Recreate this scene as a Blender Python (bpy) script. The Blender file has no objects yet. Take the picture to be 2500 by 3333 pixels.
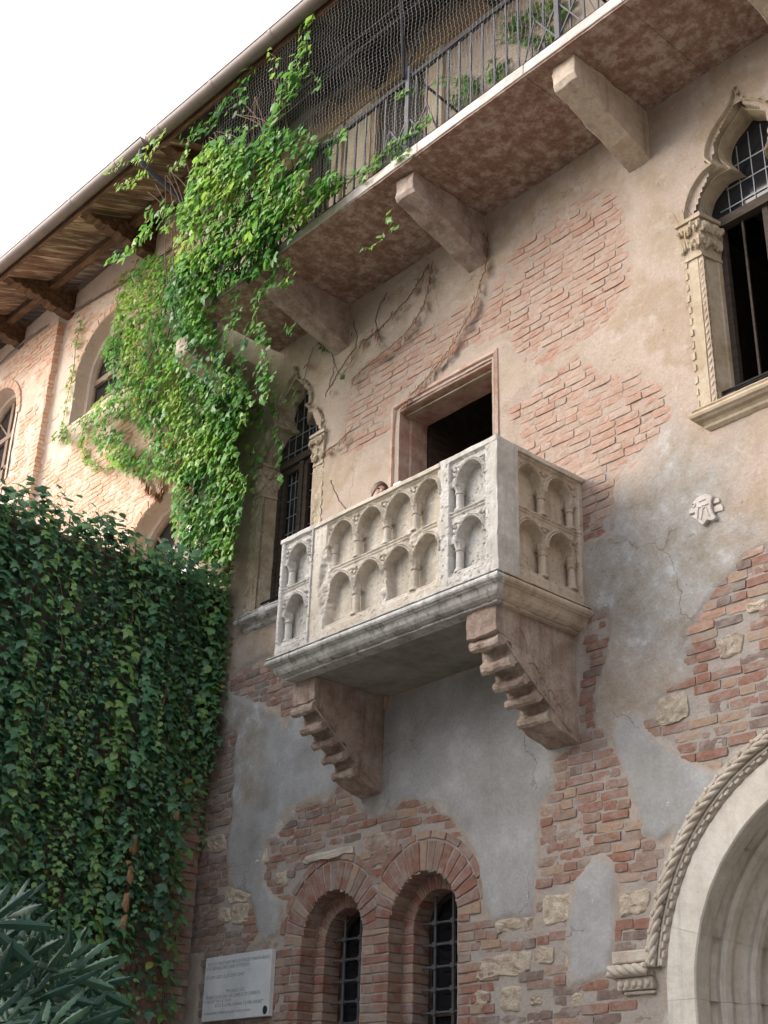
import bpy, bmesh, math, random
import numpy as np
from mathutils import Vector, Matrix, noise as mnoise

random.seed(11)
rng = np.random.default_rng(11)
SC = bpy.context.scene
COL = SC.collection
R = math.radians

# ------------------------------------------------------------------ camera
CAM = np.array([0.0, -7.4, 1.65])
FOC = 4288.0                                  # focal length in photo pixels (photo 2500 x 3333)
YAW, PITCH, ROLL = -0.85694, 0.464664, 0.033524


def cam_basis():
    cy, sy, cp, sp = math.cos(YAW), math.sin(YAW), math.cos(PITCH), math.sin(PITCH)
    f = np.array([sy * cp, cy * cp, sp])
    r = np.array([cy, -sy, 0.0])
    u = np.cross(r, f)
    cr, sr = math.cos(ROLL), math.sin(ROLL)
    return cr * r + sr * u, -sr * r + cr * u, f


CR, CU, CF = cam_basis()
cd = bpy.data.cameras.new('camera')
cd.sensor_fit = 'VERTICAL'
cd.sensor_height = 24.0
cd.lens = 24.0 * FOC / 3333.0
cd.clip_start = 0.05
cd.clip_end = 2000
co = bpy.data.objects.new('camera', cd)
COL.objects.link(co)
co.matrix_world = Matrix(((CR[0], CU[0], -CF[0], CAM[0]), (CR[1], CU[1], -CF[1], CAM[1]),
                          (CR[2], CU[2], -CF[2], CAM[2]), (0, 0, 0, 1)))
SC.camera = co

# ------------------------------------------------------------------ sky, sun, exposure
SUN_EL, SUN_AZ = R(28), R(228)                # azimuth from +Y, clockwise: from the left, in front of the wall
w = bpy.data.worlds.new('World')
SC.world = w
w.use_nodes = True
nt = w.node_tree
bg = nt.nodes['Background']
sky = nt.nodes.new('ShaderNodeTexSky')
sky.sky_type = 'NISHITA'
sky.sun_disc = False
sky.sun_elevation = SUN_EL
sky.sun_rotation = SUN_AZ
sky.dust_density = 3.0
hs = nt.nodes.new('ShaderNodeHueSaturation')
hs.inputs['Saturation'].default_value = 0.42
nt.links.new(sky.outputs[0], hs.inputs['Color'])
cl = nt.nodes.new('ShaderNodeMixRGB')          # thin bright overcast over the whole sky
cl.blend_type = 'ADD'
cl.inputs[0].default_value = 1.0
cl.inputs[2].default_value = (3.6, 3.75, 4.1, 1)
nt.links.new(hs.outputs[0], cl.inputs[1])
nt.links.new(cl.outputs[0], bg.inputs['Color'])
bg.inputs['Strength'].default_value = 0.15
sd_ = Vector((math.sin(SUN_AZ) * math.cos(SUN_EL), math.cos(SUN_AZ) * math.cos(SUN_EL), math.sin(SUN_EL)))
ld = bpy.data.lights.new('sun', 'SUN')
ld.energy = 0.9
ld.angle = R(40)
ld.color = (1.0, 0.87, 0.71)
lo = bpy.data.objects.new('sun', ld)
COL.objects.link(lo)
lo.rotation_euler = sd_.to_track_quat('Z', 'Y').to_euler()
SC.view_settings.view_transform = 'Standard'
SC.view_settings.look = 'None'
SC.view_settings.gamma = 1.0
SC.view_settings.use_curve_mapping = False
SC.view_settings.exposure = 0.93
SC.cycles.max_bounces = 6


# ------------------------------------------------------------------ helpers
def ray(px, py):
    return (px - 1250) / FOC * CR - (py - 1666.5) / FOC * CU + CF


def W(px, py, y=0.0):
    """point of the plane y = const (the facade is y = 0) seen at a photo pixel: used to survey the wall"""
    d = ray(px, py)
    return CAM + (y - CAM[1]) / d[1] * d


def WX(px, py, x):
    d = ray(px, py)
    return CAM + (x - CAM[0]) / d[0] * d


def link(o, parent=None):
    COL.objects.link(o)
    if parent is not None:
        o.parent = parent
        o.matrix_parent_inverse = parent.matrix_world.inverted()
    return o


def tag(o, label=None, cat=None, group=None, kind=None):
    if label:
        o['label'] = label
    if cat:
        o['category'] = cat
    if group:
        o['group'] = group
    if kind:
        o['kind'] = kind
    return o


def thing(name, label, cat, loc=(0, 0, 0), group=None):
    o = bpy.data.objects.new(name, None)
    o.empty_display_size = 0.2
    o.matrix_world = Matrix.Translation(loc)
    COL.objects.link(o)
    return tag(o, label, cat, group)


def sub(name, parent, loc=None):
    o = bpy.data.objects.new(name, None)
    o.empty_display_size = 0.1
    l = Vector(loc) if loc is not None else parent.matrix_world.translation
    o.matrix_world = Matrix.Translation(l)
    COL.objects.link(o)
    mw = o.matrix_world.copy()
    o.parent = parent
    o.matrix_parent_inverse = parent.matrix_world.inverted()
    o.matrix_world = mw
    return o


def np_mesh(name, V, F, mat, parent=None, smooth=False, attrs=None, face_tone=None):
    """V (n,3), F (m,k) arrays -> object"""
    me = bpy.data.meshes.new(name)
    V = np.asarray(V, dtype=np.float32)
    F = np.asarray(F, dtype=np.int32)
    m, k = F.shape
    me.vertices.add(len(V))
    me.vertices.foreach_set('co', V.ravel())
    me.loops.add(m * k)
    me.loops.foreach_set('vertex_index', F.ravel())
    me.polygons.add(m)
    me.polygons.foreach_set('loop_start', np.arange(0, m * k, k, dtype=np.int32))
    me.polygons.foreach_set('loop_total', np.full(m, k, dtype=np.int32))
    me.polygons.foreach_set('use_smooth', np.full(m, bool(smooth)))
    if attrs:
        for a, vals in attrs.items():
            at = me.attributes.new(a, 'FLOAT', 'POINT')
            at.data.foreach_set('value', np.asarray(vals, dtype=np.float32))
    if face_tone is not None:
        at = me.attributes.new('tone', 'FLOAT', 'FACE')
        at.data.foreach_set('value', np.asarray(face_tone, dtype=np.float32))
    me.update(calc_edges=True)
    me.validate()
    me.materials.append(mat)
    o = bpy.data.objects.new(name, me)
    return link(o, parent)


class MB:
    def __init__(self):
        self.v, self.f, self.t = [], [], []

    def add(self, vs, fs, tone=0.5):
        n = len(self.v)
        self.v.extend([tuple(p) for p in vs])
        self.f.extend([tuple(i + n for i in f) for f in fs])
        self.t.extend([tone] * len(fs))

    def box(self, x0, x1, y0, y1, z0, z1, tone=0.5, jit=0.0):
        p = [(x0, y0, z0), (x1, y0, z0), (x1, y1, z0), (x0, y1, z0), (x0, y0, z1), (x1, y0, z1), (x1, y1, z1), (x0, y1, z1)]
        if jit:
            p = [(a + random.uniform(-jit, jit), b + random.uniform(-jit, jit), c + random.uniform(-jit, jit)) for a, b, c in p]
        self.add(p, [(0, 3, 2, 1), (4, 5, 6, 7), (0, 1, 5, 4), (1, 2, 6, 5), (2, 3, 7, 6), (3, 0, 4, 7)], tone)

    def bar(self, a, b, w_=0.02, h_=None, tone=0.5):
        a, b = Vector(a), Vector(b)
        h_ = h_ or w_
        d = (b - a).normalized()
        s = d.cross(Vector((0, 1, 0)))
        if s.length < 0.1:
            s = d.cross(Vector((1, 0, 0)))
        s.normalize()
        t = d.cross(s).normalized()
        p = []
        for c in (a, b):
            for i, j in ((-1, -1), (1, -1), (1, 1), (-1, 1)):
                p.append(c + s * (i * w_ / 2) + t * (j * h_ / 2))
        self.add(p, [(0, 1, 2, 3), (7, 6, 5, 4), (0, 4, 5, 1), (1, 5, 6, 2), (2, 6, 7, 3), (3, 7, 4, 0)], tone)

    def prism(self, poly, fn, a, b, tone=0.5):
        """poly 2d outline, fn(u, v, w) -> xyz, extruded from w = a to b"""
        n = len(poly)
        vs = [fn(u, v, a) for u, v in poly] + [fn(u, v, b) for u, v in poly]
        fs = [tuple(range(n)), tuple(range(2 * n - 1, n - 1, -1))]
        fs += [(i, i + n, (i + 1) % n + n, (i + 1) % n) for i in range(n)]
        self.add(vs, fs, tone)

    def tube(self, pts, r, n=6, tone=0.5, r1=None, caps=True):
        pts = [Vector(p) for p in pts]
        m = len(pts)
        vs = []
        up = Vector((0.13, 0.31, 0.94))
        for i, p in enumerate(pts):
            d = (pts[min(i + 1, m - 1)] - pts[max(i - 1, 0)]).normalized()
            s = d.cross(up)
            if s.length < 0.05:
                s = d.cross(Vector((1, 0, 0)))
            s.normalize()
            t = d.cross(s)
            rr = r if r1 is None else r + (r1 - r) * i / (m - 1)
            for k in range(n):
                a = 2 * math.pi * k / n
                vs.append(p + s * (rr * math.cos(a)) + t * (rr * math.sin(a)))
        fs = []
        for i in range(m - 1):
            for k in range(n):
                k2 = (k + 1) % n
                fs.append((i * n + k, i * n + k2, (i + 1) * n + k2, (i + 1) * n + k))
        if caps:
            fs.append(tuple(range(n - 1, -1, -1)))
            fs.append(tuple((m - 1) * n + k for k in range(n)))
        self.add(vs, fs, tone)

    def lathe(self, prof, c, n=12, tone=0.5, a0=0.0, a1=2 * math.pi):
        """prof [(r, z)], axis z through c"""
        full = abs(a1 - a0 - 2 * math.pi) < 1e-6
        cols = n if full else n + 1
        vs = []
        for r_, z in prof:
            for k in range(cols):
                a = a0 + (a1 - a0) * k / n
                vs.append((c[0] + r_ * math.cos(a), c[1] + r_ * math.sin(a), c[2] + z))
        fs = []
        for i in range(len(prof) - 1):
            for k in range(n):
                k2 = (k + 1) % cols
                fs.append((i * cols + k, i * cols + k2, (i + 1) * cols + k2, (i + 1) * cols + k))
        self.add(vs, fs, tone)

    def loft(self, rings, tone=0.5, closed=False):
        """rings: list of equal-length point lists; quads between neighbours"""
        n = len(rings[0])
        vs = [p for r_ in rings for p in r_]
        fs = []
        for i in range(len(rings) - 1):
            for k in range(n - (0 if closed else 1)):
                k2 = (k + 1) % n
                fs.append((i * n + k, i * n + k2, (i + 1) * n + k2, (i + 1) * n + k))
        self.add(vs, fs, tone)

    def blob(self, c, rx, ry, rz, n=6, m=4, tone=0.5, jit=0.0):
        vs = [(c[0], c[1], c[2] + rz)]
        for i in range(1, m):
            a = math.pi * i / m
            for k in range(n):
                b = 2 * math.pi * k / n
                q = 1 + random.uniform(-jit, jit)
                vs.append((c[0] + rx * q * math.sin(a) * math.cos(b), c[1] + ry * q * math.sin(a) * math.sin(b), c[2] + rz * q * math.cos(a)))
        vs.append((c[0], c[1], c[2] - rz))
        fs = [(0, 1 + k, 1 + (k + 1) % n) for k in range(n)]
        for i in range(m - 2):
            for k in range(n):
                k2 = (k + 1) % n
                fs.append((1 + i * n + k, 1 + (i + 1) * n + k, 1 + (i + 1) * n + k2, 1 + i * n + k2))
        L = len(vs) - 1
        fs += [(L, 1 + (m - 2) * n + (k + 1) % n, 1 + (m - 2) * n + k) for k in range(n)]
        self.add(vs, fs, tone)

    def mesh(self, name, mat, smooth=False, recalc=True, subdiv=0, rough=0.0, rs=6.0):
        me = bpy.data.meshes.new(name)
        me.from_pydata(self.v, [], self.f)
        at = me.attributes.new('tone', 'FLOAT', 'FACE')
        at.data.foreach_set('value', np.array(self.t, dtype=np.float32))
        if recalc or subdiv or rough:
            bm = bmesh.new()
            bm.from_mesh(me)
            if recalc:
                bmesh.ops.recalc_face_normals(bm, faces=bm.faces)
            if subdiv:
                bmesh.ops.subdivide_edges(bm, edges=bm.edges, cuts=subdiv, use_grid_fill=True)
            if rough:
                for v in bm.verts:
                    p = v.co * rs
                    v.co += Vector((mnoise.noise(p), mnoise.noise(p + Vector((7, 3, 1))), mnoise.noise(p + Vector((2, 9, 5))))) * rough
            bm.to_mesh(me)
            bm.free()
        if smooth:
            me.polygons.foreach_set('use_smooth', np.ones(len(me.polygons), dtype=bool))
        me.materials.append(mat)
        return me

    def build(self, name, mat, parent=None, bevel=0.0, seg=2, **k):
        o = bpy.data.objects.new(name, self.mesh(name, mat, **k))
        link(o, parent)
        if bevel:
            b = o.modifiers.new('bevel', 'BEVEL')
            b.width = bevel
            b.segments = seg
            b.limit_method = 'ANGLE'
            b.angle_limit = R(35)
        return o


# ---- value noise on arrays
_perm = rng.random((256, 256)).astype(np.float32)


def vnoise(x, y):
    xi, yi = np.floor(x).astype(int), np.floor(y).astype(int)
    fx, fy = x - xi, y - yi
    fx = fx * fx * (3 - 2 * fx)
    fy = fy * fy * (3 - 2 * fy)
    a = _perm[xi & 255, yi & 255]
    b = _perm[(xi + 1) & 255, yi & 255]
    c = _perm[xi & 255, (yi + 1) & 255]
    d = _perm[(xi + 1) & 255, (yi + 1) & 255]
    return (a * (1 - fx) + b * fx) * (1 - fy) + (c * (1 - fx) + d * fx) * fy


def fbm(x, y, s, o=4):
    t, amp, tot = 0.0, 1.0, 0.0
    for i in range(o):
        t = t + amp * vnoise(x * s + 17.3 * i, y * s + 5.7 * i)
        tot += amp
        amp *= 0.5
        s *= 2.03
    return t / tot


def poly_sd(x, z, poly):
    """signed distance, positive inside"""
    P = np.asarray(poly, dtype=np.float64)
    d = np.full(x.shape, 1e9)
    ins = np.zeros(x.shape, dtype=bool)
    n = len(P)
    for i in range(n):
        a, b = P[i], P[(i + 1) % n]
        e = b - a
        L = (e ** 2).sum() + 1e-12
        t = np.clip(((x - a[0]) * e[0] + (z - a[1]) * e[1]) / L, 0, 1)
        d = np.minimum(d, np.hypot(x - a[0] - t * e[0], z - a[1] - t * e[1]))
        c = ((a[1] > z) != (b[1] > z)) & (x < (b[0] - a[0]) * (z - a[1]) / (b[1] - a[1] + 1e-12) + a[0])
        ins ^= c
    return np.where(ins, d, -d)


def sstep(a, b, x):
    t = np.clip((x - a) / (b - a), 0, 1)
    return t * t * (3 - 2 * t)


def crom(pts, k=5):
    """smooth curve through points"""
    P = [Vector(p) for p in pts]
    out = []
    for i in range(len(P) - 1):
        p0, p1, p2, p3 = P[max(i - 1, 0)], P[i], P[i + 1], P[min(i + 2, len(P) - 1)]
        for j in range(k):
            t = j / k
            out.append(0.5 * ((2 * p1) + (p2 - p0) * t + (2 * p0 - 5 * p1 + 4 * p2 - p3) * t * t + (3 * p1 - p0 - 3 * p2 + p3) * t ** 3))
    out.append(P[-1])
    return out


# ------------------------------------------------------------------ materials
class NT:
    def __init__(self, name):
        self.m = bpy.data.materials.new(name)
        self.m.use_nodes = True
        self.t = self.m.node_tree
        self.b = self.t.nodes['Principled BSDF']
        g = self.t.nodes.new('ShaderNodeNewGeometry')
        self.pos = g.outputs['Position']

    def n(self, kind, **ins):
        nd = self.t.nodes.new('ShaderNode' + kind)
        for k, v in ins.items():
            self.set(nd, k, v)
        return nd

    def set(self, nd, k, v):
        s = nd.inputs[k] if not isinstance(k, str) or k in nd.inputs else None
        if s is None:
            s = nd.inputs[int(k[1:])]
        if isinstance(v, bpy.types.NodeSocket):
            self.t.links.new(v, s)
        else:
            s.default_value = v

    def mapped(self, scale):
        nd = self.n('Mapping')
        self.t.links.new(self.pos, nd.inputs['Vector'])
        nd.inputs['Scale'].default_value = scale
        return nd.outputs[0]

    def noise(self, scale, detail=5, rough=0.6, vec=None, dist=0.0):
        nd = self.n('TexNoise', Scale=scale, Detail=detail, Roughness=rough, Distortion=dist)
        self.t.links.new(vec if vec is not None else self.pos, nd.inputs['Vector'])
        return nd.outputs['Fac']

    def ramp(self, fac, stops):
        nd = self.n('ValToRGB')
        e = nd.color_ramp.elements
        while len(e) < len(stops):
            e.new(0.5)
        for el, (p, c) in zip(e, stops):
            el.position = p
            el.color = (*c, 1) if len(c) == 3 else c
        self.t.links.new(fac, nd.inputs[0])
        return nd.outputs[0]

    def mix(self, fac, a, b, blend='MIX'):
        nd = self.n('MixRGB')
        nd.blend_type = blend
        for i, v in enumerate((fac, a, b)):
            if isinstance(v, bpy.types.NodeSocket):
                self.t.links.new(v, nd.inputs[i])
            elif i == 0:
                nd.inputs[0].default_value = v
            else:
                nd.inputs[i].default_value = (*v, 1)
        return nd.outputs[0]

    def math(self, op, a, b=0.0, clamp=False):
        nd = self.n('Math')
        nd.operation = op
        nd.use_clamp = clamp
        for i, v in enumerate((a, b)):
            if isinstance(v, bpy.types.NodeSocket):
                self.t.links.new(v, nd.inputs[i])
            else:
                nd.inputs[i].default_value = v
        return nd.outputs[0]

    def attr(self, name):
        nd = self.n('Attribute')
        nd.attribute_name = name
        return nd.outputs['Fac']

    def band(self, x, a, b):
        nd = self.n('MapRange')
        nd.interpolation_type = 'SMOOTHSTEP'
        self.t.links.new(x, nd.inputs[0])
        nd.inputs[1].default_value = a
        nd.inputs[2].default_value = b
        return nd.outputs[0]

    def bump(self, h, strength=0.4, dist=0.02):
        nd = self.n('Bump', Height=h, Strength=strength, Distance=dist)
        self.t.links.new(nd.outputs[0], self.b.inputs['Normal'])

    def done(self, color, rough=0.85, spec=0.25, metal=0.0):
        self.set(self.b, 'Base Color', color if isinstance(color, bpy.types.NodeSocket) else (*color, 1))
        self.set(self.b, 'Roughness', rough)
        self.b.inputs['Specular IOR Level'].default_value = spec
        self.b.inputs['Metallic'].default_value = metal
        return self.m


def stone(name, c1, c2, c3, s=3.0, pit=60.0, bump=0.5, rough=0.88, speck=(0.1, 0.09, 0.08), sp=0.35, tone=0.0, dist=0.012, drip=0.0):
    k = NT(name)
    a = k.noise(s, 7, 0.65)
    col = k.ramp(a, [(0.38, c1), (0.5, c2), (0.62, c3)])
    f = k.noise(pit, 4, 0.7)
    col = k.mix(k.math('MULTIPLY', k.band(f, 0.56, 0.72), sp), col, speck)
    g = k.noise(s * 6, 5, 0.7)
    col = k.mix(0.35, col, k.ramp(g, [(0.3, (0.3, 0.3, 0.3)), (0.7, (0.7, 0.7, 0.7))]), 'OVERLAY')
    if drip:      # rain streaks
        d = k.noise(1.0, 5, 0.65, k.mapped((13, 13, 1.1)))
        col = k.mix(k.math('MULTIPLY', k.band(d, 0.50, 0.66), drip), col, (0.09, 0.082, 0.07))
    if tone:
        t = k.attr('tone')
        v = k.math('ADD', k.math('MULTIPLY', t, tone), 1 - tone / 2)
        cm = k.n('CombineColor', Red=v, Green=v, Blue=v)
        col = k.mix(1.0, col, cm.outputs[0], 'MULTIPLY')
    h = k.math('ADD', k.math('MULTIPLY', f, 0.4), g)
    k.bump(h, bump, dist)
    return k.done(col, rough)


def wall_mat(name, sunny=False):
    k = NT(name)
    pl, ce, gr = k.attr('plaster'), k.attr('cement'), k.attr('grime')
    big = k.noise(1.3, 6, 0.6)
    mid = k.noise(4.5, 6, 0.65)
    fine = k.noise(38, 5, 0.7)
    streak = k.noise(1.0, 5, 0.6, k.mapped((9, 9, 0.9)))
    if sunny:  # brighter copy: the strong light on the wing is put into the colours
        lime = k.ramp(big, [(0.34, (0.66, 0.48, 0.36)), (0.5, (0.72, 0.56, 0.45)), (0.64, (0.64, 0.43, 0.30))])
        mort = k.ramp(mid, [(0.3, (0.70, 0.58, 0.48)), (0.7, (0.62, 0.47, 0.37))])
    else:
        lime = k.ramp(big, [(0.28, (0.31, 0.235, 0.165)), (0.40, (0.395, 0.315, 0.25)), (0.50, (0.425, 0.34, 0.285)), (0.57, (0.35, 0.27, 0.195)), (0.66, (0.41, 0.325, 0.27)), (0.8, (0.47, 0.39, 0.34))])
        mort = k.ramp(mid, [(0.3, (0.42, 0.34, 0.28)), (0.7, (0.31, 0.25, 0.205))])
    lime = k.mix(k.math('MULTIPLY', k.band(mid, 0.55, 0.72), 0.5), lime, (0.52, 0.46, 0.41))
    lime = k.mix(k.math('MULTIPLY', k.band(streak, 0.56, 0.7), 0.3), lime, (0.33, 0.26, 0.18))
    # damp grey grime with white salt blooms
    gz = k.ramp(mid, [(0.30, (0.235, 0.205, 0.17)), (0.46, (0.315, 0.285, 0.25)), (0.58, (0.36, 0.345, 0.33)), (0.66, (0.46, 0.455, 0.46)), (0.76, (0.50, 0.50, 0.515))])
    mort = k.mix(gr, mort, (0.33, 0.31, 0.295))
    cem = k.ramp(k.noise(2.2, 6, 0.62), [(0.33, (0.245, 0.235, 0.225)), (0.45, (0.30, 0.295, 0.29)), (0.55, (0.335, 0.33, 0.33)), (0.66, (0.40, 0.395, 0.40))])
    cem = k.mix(k.math('MULTIPLY', k.band(streak, 0.55, 0.75), 0.25), cem, (0.28, 0.25, 0.20))
    lime = k.mix(ce, lime, cem)
    lime = k.mix(gr, lime, gz)
    col = k.mix(pl, mort, lime)
    col = k.mix(0.3, col, k.ramp(fine, [(0.3, (0.3, 0.3, 0.3)), (0.7, (0.7, 0.7, 0.7))]), 'OVERLAY')
    spots = k.noise(22, 3, 0.6)
    col = k.mix(k.math('MULTIPLY', k.band(spots, 0.68, 0.76), k.math('SUBTRACT', 0.7, k.math('MULTIPLY', ce, 0.5))), col, (0.12, 0.095, 0.07))
    wsp = k.noise(15, 3, 0.6, k.mapped((1.3, 1, 1)))
    col = k.mix(k.math('MULTIPLY', k.band(wsp, 0.70, 0.76), 0.5), col, (0.62, 0.6, 0.57))
    # hairline cracks, here and there
    vo = k.n('TexVoronoi', Scale=0.9)
    vo.feature = 'DISTANCE_TO_EDGE'
    wob = k.n('TexNoise', Scale=5.0, Detail=6)
    k.t.links.new(k.pos, wob.inputs['Vector'])
    vm = k.n('VectorMath')
    vm.operation = 'MULTIPLY_ADD'
    k.t.links.new(wob.outputs['Color'], vm.inputs[0])
    vm.inputs[1].default_value = (0.35, 0.35, 0.35)
    k.t.links.new(k.pos, vm.inputs[2])
    k.t.links.new(vm.outputs[0], vo.inputs['Vector'])
    crack = k.math('MULTIPLY', k.math('SUBTRACT', 1.0, k.band(vo.outputs['Distance'], 0.0, 0.007)), k.band(k.noise(0.8, 2, 0.5), 0.5, 0.6))
    col = k.mix(k.math('MULTIPLY', k.math('MULTIPLY', crack, pl), 0.6), col, (0.10, 0.085, 0.07))
    h = k.math('ADD', k.math('MULTIPLY', fine, k.math('SUBTRACT', 1.0, k.math('MULTIPLY', ce, 0.75))), k.math('MULTIPLY', mid, 0.5))
    k.bump(h, 0.5, 0.018)
    return k.done(col, 0.92, 0.15)


def brick_mat(name, ramp, dust, dustc, scale=1.0):
    k = NT(name)
    t = k.attr('tone')
    col = k.ramp(t, ramp)
    n1 = k.noise(30 * scale, 5, 0.7)
    n2 = k.noise(7 * scale, 5, 0.65)
    col = k.mix(0.5, col, k.ramp(n1, [(0.25, (0.25, 0.25, 0.25)), (0.75, (0.75, 0.75, 0.75))]), 'OVERLAY')
    col = k.mix(k.math('MULTIPLY', k.band(n2, 0.42, 0.66), dust), col, dustc)
    k.bump(k.math('ADD', n1, n2), 0.7, 0.012)
    return k.done(col, 0.9, 0.15)


def leaf_mat(name, ramp, rough=0.45, trans=0.3, spec=0.4):
    k = NT(name)
    col = k.ramp(k.attr('tone'), ramp)
    n1 = k.noise(25, 3, 0.6)
    col = k.mix(0.4, col, k.ramp(n1, [(0.3, (0.33, 0.33, 0.33)), (0.7, (0.66, 0.66, 0.66))]), 'OVERLAY')
    k.done(col, rough, spec)
    tr = k.n('BsdfTranslucent')
    k.t.links.new(col, tr.inputs[0])
    mx = k.n('MixShader')
    mx.inputs[0].default_value = trans
    k.t.links.new(k.b.outputs[0], mx.inputs[1])
    k.t.links.new(tr.outputs[0], mx.inputs[2])
    k.t.links.new(mx.outputs[0], k.t.nodes['Material Output'].inputs[0])
    return k.m


def wood_mat(name, c1, c2, c3, sc=(2, 2, 2), rough=0.75):
    k = NT(name)
    a = k.noise(1.6, 6, 0.65, k.mapped(sc), 0.4)
    col = k.ramp(a, [(0.34, c1), (0.5, c2), (0.66, c3)])
    t = k.attr('tone')
    v = k.math('ADD', k.math('MULTIPLY', t, 0.7), 0.65)
    cm = k.n('CombineColor', Red=v, Green=v, Blue=v)
    col = k.mix(1.0, col, cm.outputs[0], 'MULTIPLY')
    k.bump(a, 0.4, 0.01)
    return k.done(col, rough, 0.25)


def plain(name, c, rough=0.6, metal=0.0, spec=0.4, var=0.35, s=12.0, bump=0.2):
    k = NT(name)
    a = k.noise(s, 5, 0.65)
    col = k.mix(var, c, k.ramp(a, [(0.3, (0.2, 0.2, 0.2)), (0.7, (0.8, 0.8, 0.8))]), 'OVERLAY')
    if bump:
        k.bump(a, bump, 0.006)
    return k.done(col, rough, spec, metal)


M = {}
M['wall'] = wall_mat('old_plaster_wall')
M['wing'] = wall_mat('lit_wing_wall', True)  # lit copy of the wall plaster, brightness painted in
M['corner'] = stone('dark_mortar', (0.16, 0.14, 0.12), (0.21, 0.19, 0.165), (0.25, 0.225, 0.2), 3, 40, 0.6)  # darker than the house mortar
M['brick_red'] = brick_mat('red_brick', [(0.0, (0.19, 0.14, 0.12)), (0.2, (0.26, 0.18, 0.145)), (0.45, (0.27, 0.155, 0.12)), (0.75, (0.24, 0.112, 0.08)), (1.0, (0.34, 0.235, 0.17))], 0.68, (0.31, 0.27, 0.245))
M['brick_pale'] = brick_mat('pale_brick', [(0.0, (0.36, 0.27, 0.215)), (0.4, (0.38, 0.245, 0.185)), (0.75, (0.37, 0.22, 0.165)), (1.0, (0.40, 0.29, 0.23))], 0.85, (0.41, 0.315, 0.26))
M['brick_wing'] = brick_mat('lit_wing_brick', [(0.0, (0.62, 0.42, 0.30)), (0.5, (0.60, 0.33, 0.21)), (1.0, (0.64, 0.44, 0.32))], 0.55, (0.72, 0.57, 0.46))  # brick brightened as well, light on the wing put into its colour
M['rubble'] = stone('rubble_stone', (0.36, 0.29, 0.225), (0.46, 0.385, 0.305), (0.52, 0.445, 0.36), 14, 30, 1.0, tone=0.3)
M['balcony'] = stone('weathered_limestone', (0.44, 0.385, 0.315), (0.52, 0.46, 0.385), (0.56, 0.52, 0.46), 2.6, 55, 0.55, speck=(0.2, 0.16, 0.13), sp=0.7, drip=0.22)
M['balcony_grey'] = stone('grey_limestone', (0.41, 0.385, 0.35), (0.49, 0.465, 0.43), (0.54, 0.52, 0.49), 3.0, 55, 0.55, speck=(0.24, 0.22, 0.2), sp=0.6, drip=0.22)
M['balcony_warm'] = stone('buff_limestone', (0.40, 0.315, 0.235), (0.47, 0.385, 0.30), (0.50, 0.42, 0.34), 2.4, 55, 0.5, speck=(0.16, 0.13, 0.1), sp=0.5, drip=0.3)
M['cornice'] = stone('grey_cornice_stone', (0.36, 0.34, 0.32), (0.47, 0.45, 0.43), (0.55, 0.54, 0.52), 4, 40, 0.6, speck=(0.13, 0.12, 0.11), sp=0.6, drip=0.6)
M['corbel'] = stone('pink_marble', (0.27, 0.20, 0.165), (0.36, 0.275, 0.23), (0.42, 0.345, 0.295), 6, 45, 0.8, speck=(0.14, 0.095, 0.08), sp=0.55, drip=0.35)
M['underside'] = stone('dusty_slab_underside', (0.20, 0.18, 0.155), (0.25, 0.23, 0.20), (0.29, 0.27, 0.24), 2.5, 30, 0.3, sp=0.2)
M['ochre'] = stone('ochre_limestone', (0.33, 0.255, 0.17), (0.415, 0.335, 0.24), (0.46, 0.385, 0.295), 3.0, 50, 0.45, speck=(0.16, 0.11, 0.07), sp=0.4)
M['tuff'] = stone('crumbling_limestone', (0.36, 0.285, 0.20), (0.48, 0.395, 0.295), (0.54, 0.465, 0.37), 5.0, 40, 0.9, speck=(0.12, 0.09, 0.07), sp=0.5, dist=0.03)
M['portal'] = stone('cream_portal_stone', (0.52, 0.475, 0.415), (0.58, 0.54, 0.48), (0.62, 0.585, 0.53), 2.2, 65, 0.4, speck=(0.28, 0.24, 0.2), sp=0.5, drip=0.2)
M['rope'] = stone('carved_portal_stone', (0.40, 0.345, 0.285), (0.48, 0.42, 0.355), (0.53, 0.48, 0.42), 5, 60, 0.4, speck=(0.18, 0.15, 0.12), sp=0.45)
M['edge'] = stone('pale_marble', (0.42, 0.35, 0.315), (0.51, 0.44, 0.40), (0.57, 0.51, 0.47), 5, 50, 0.35, rough=0.6, speck=(0.45, 0.33, 0.28), sp=0.3)
M['soffit'] = stone('red_marble', (0.215, 0.13, 0.095), (0.30, 0.195, 0.15), (0.43, 0.34, 0.29), 10, 26, 0.3, rough=0.7, speck=(0.14, 0.06, 0.04), sp=0.7)
M['doorframe'] = stone('red_verona_marble', (0.36, 0.20, 0.15), (0.45, 0.30, 0.235), (0.50, 0.38, 0.31), 6, 50, 0.5, speck=(0.22, 0.09, 0.07), sp=0.5)
M['plaque'] = stone('white_plaque_marble', (0.50, 0.52, 0.54), (0.55, 0.57, 0.59), (0.59, 0.60, 0.61), 1.5, 30, 0.1, rough=0.45, speck=(0.4, 0.4, 0.4), sp=0.1)
M['crest'] = stone('crest_stone', (0.48, 0.43, 0.39), (0.54, 0.49, 0.45), (0.58, 0.54, 0.50), 9, 60, 0.4, sp=0.25)
M['iron'] = plain('grey_iron', (0.085, 0.083, 0.09), 0.65, 0.1, 0.3)
M['black_iron'] = plain('black_iron', (0.022, 0.02, 0.022), 0.75, 0.0, 0.2)
M['net'] = plain('net_cord', (0.34, 0.32, 0.30), 0.8, var=0.1, bump=0)
M['dark_wood'] = wood_mat('dark_window_wood', (0.03, 0.022, 0.018), (0.05, 0.036, 0.028), (0.07, 0.05, 0.04), (3, 3, 20))
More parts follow.
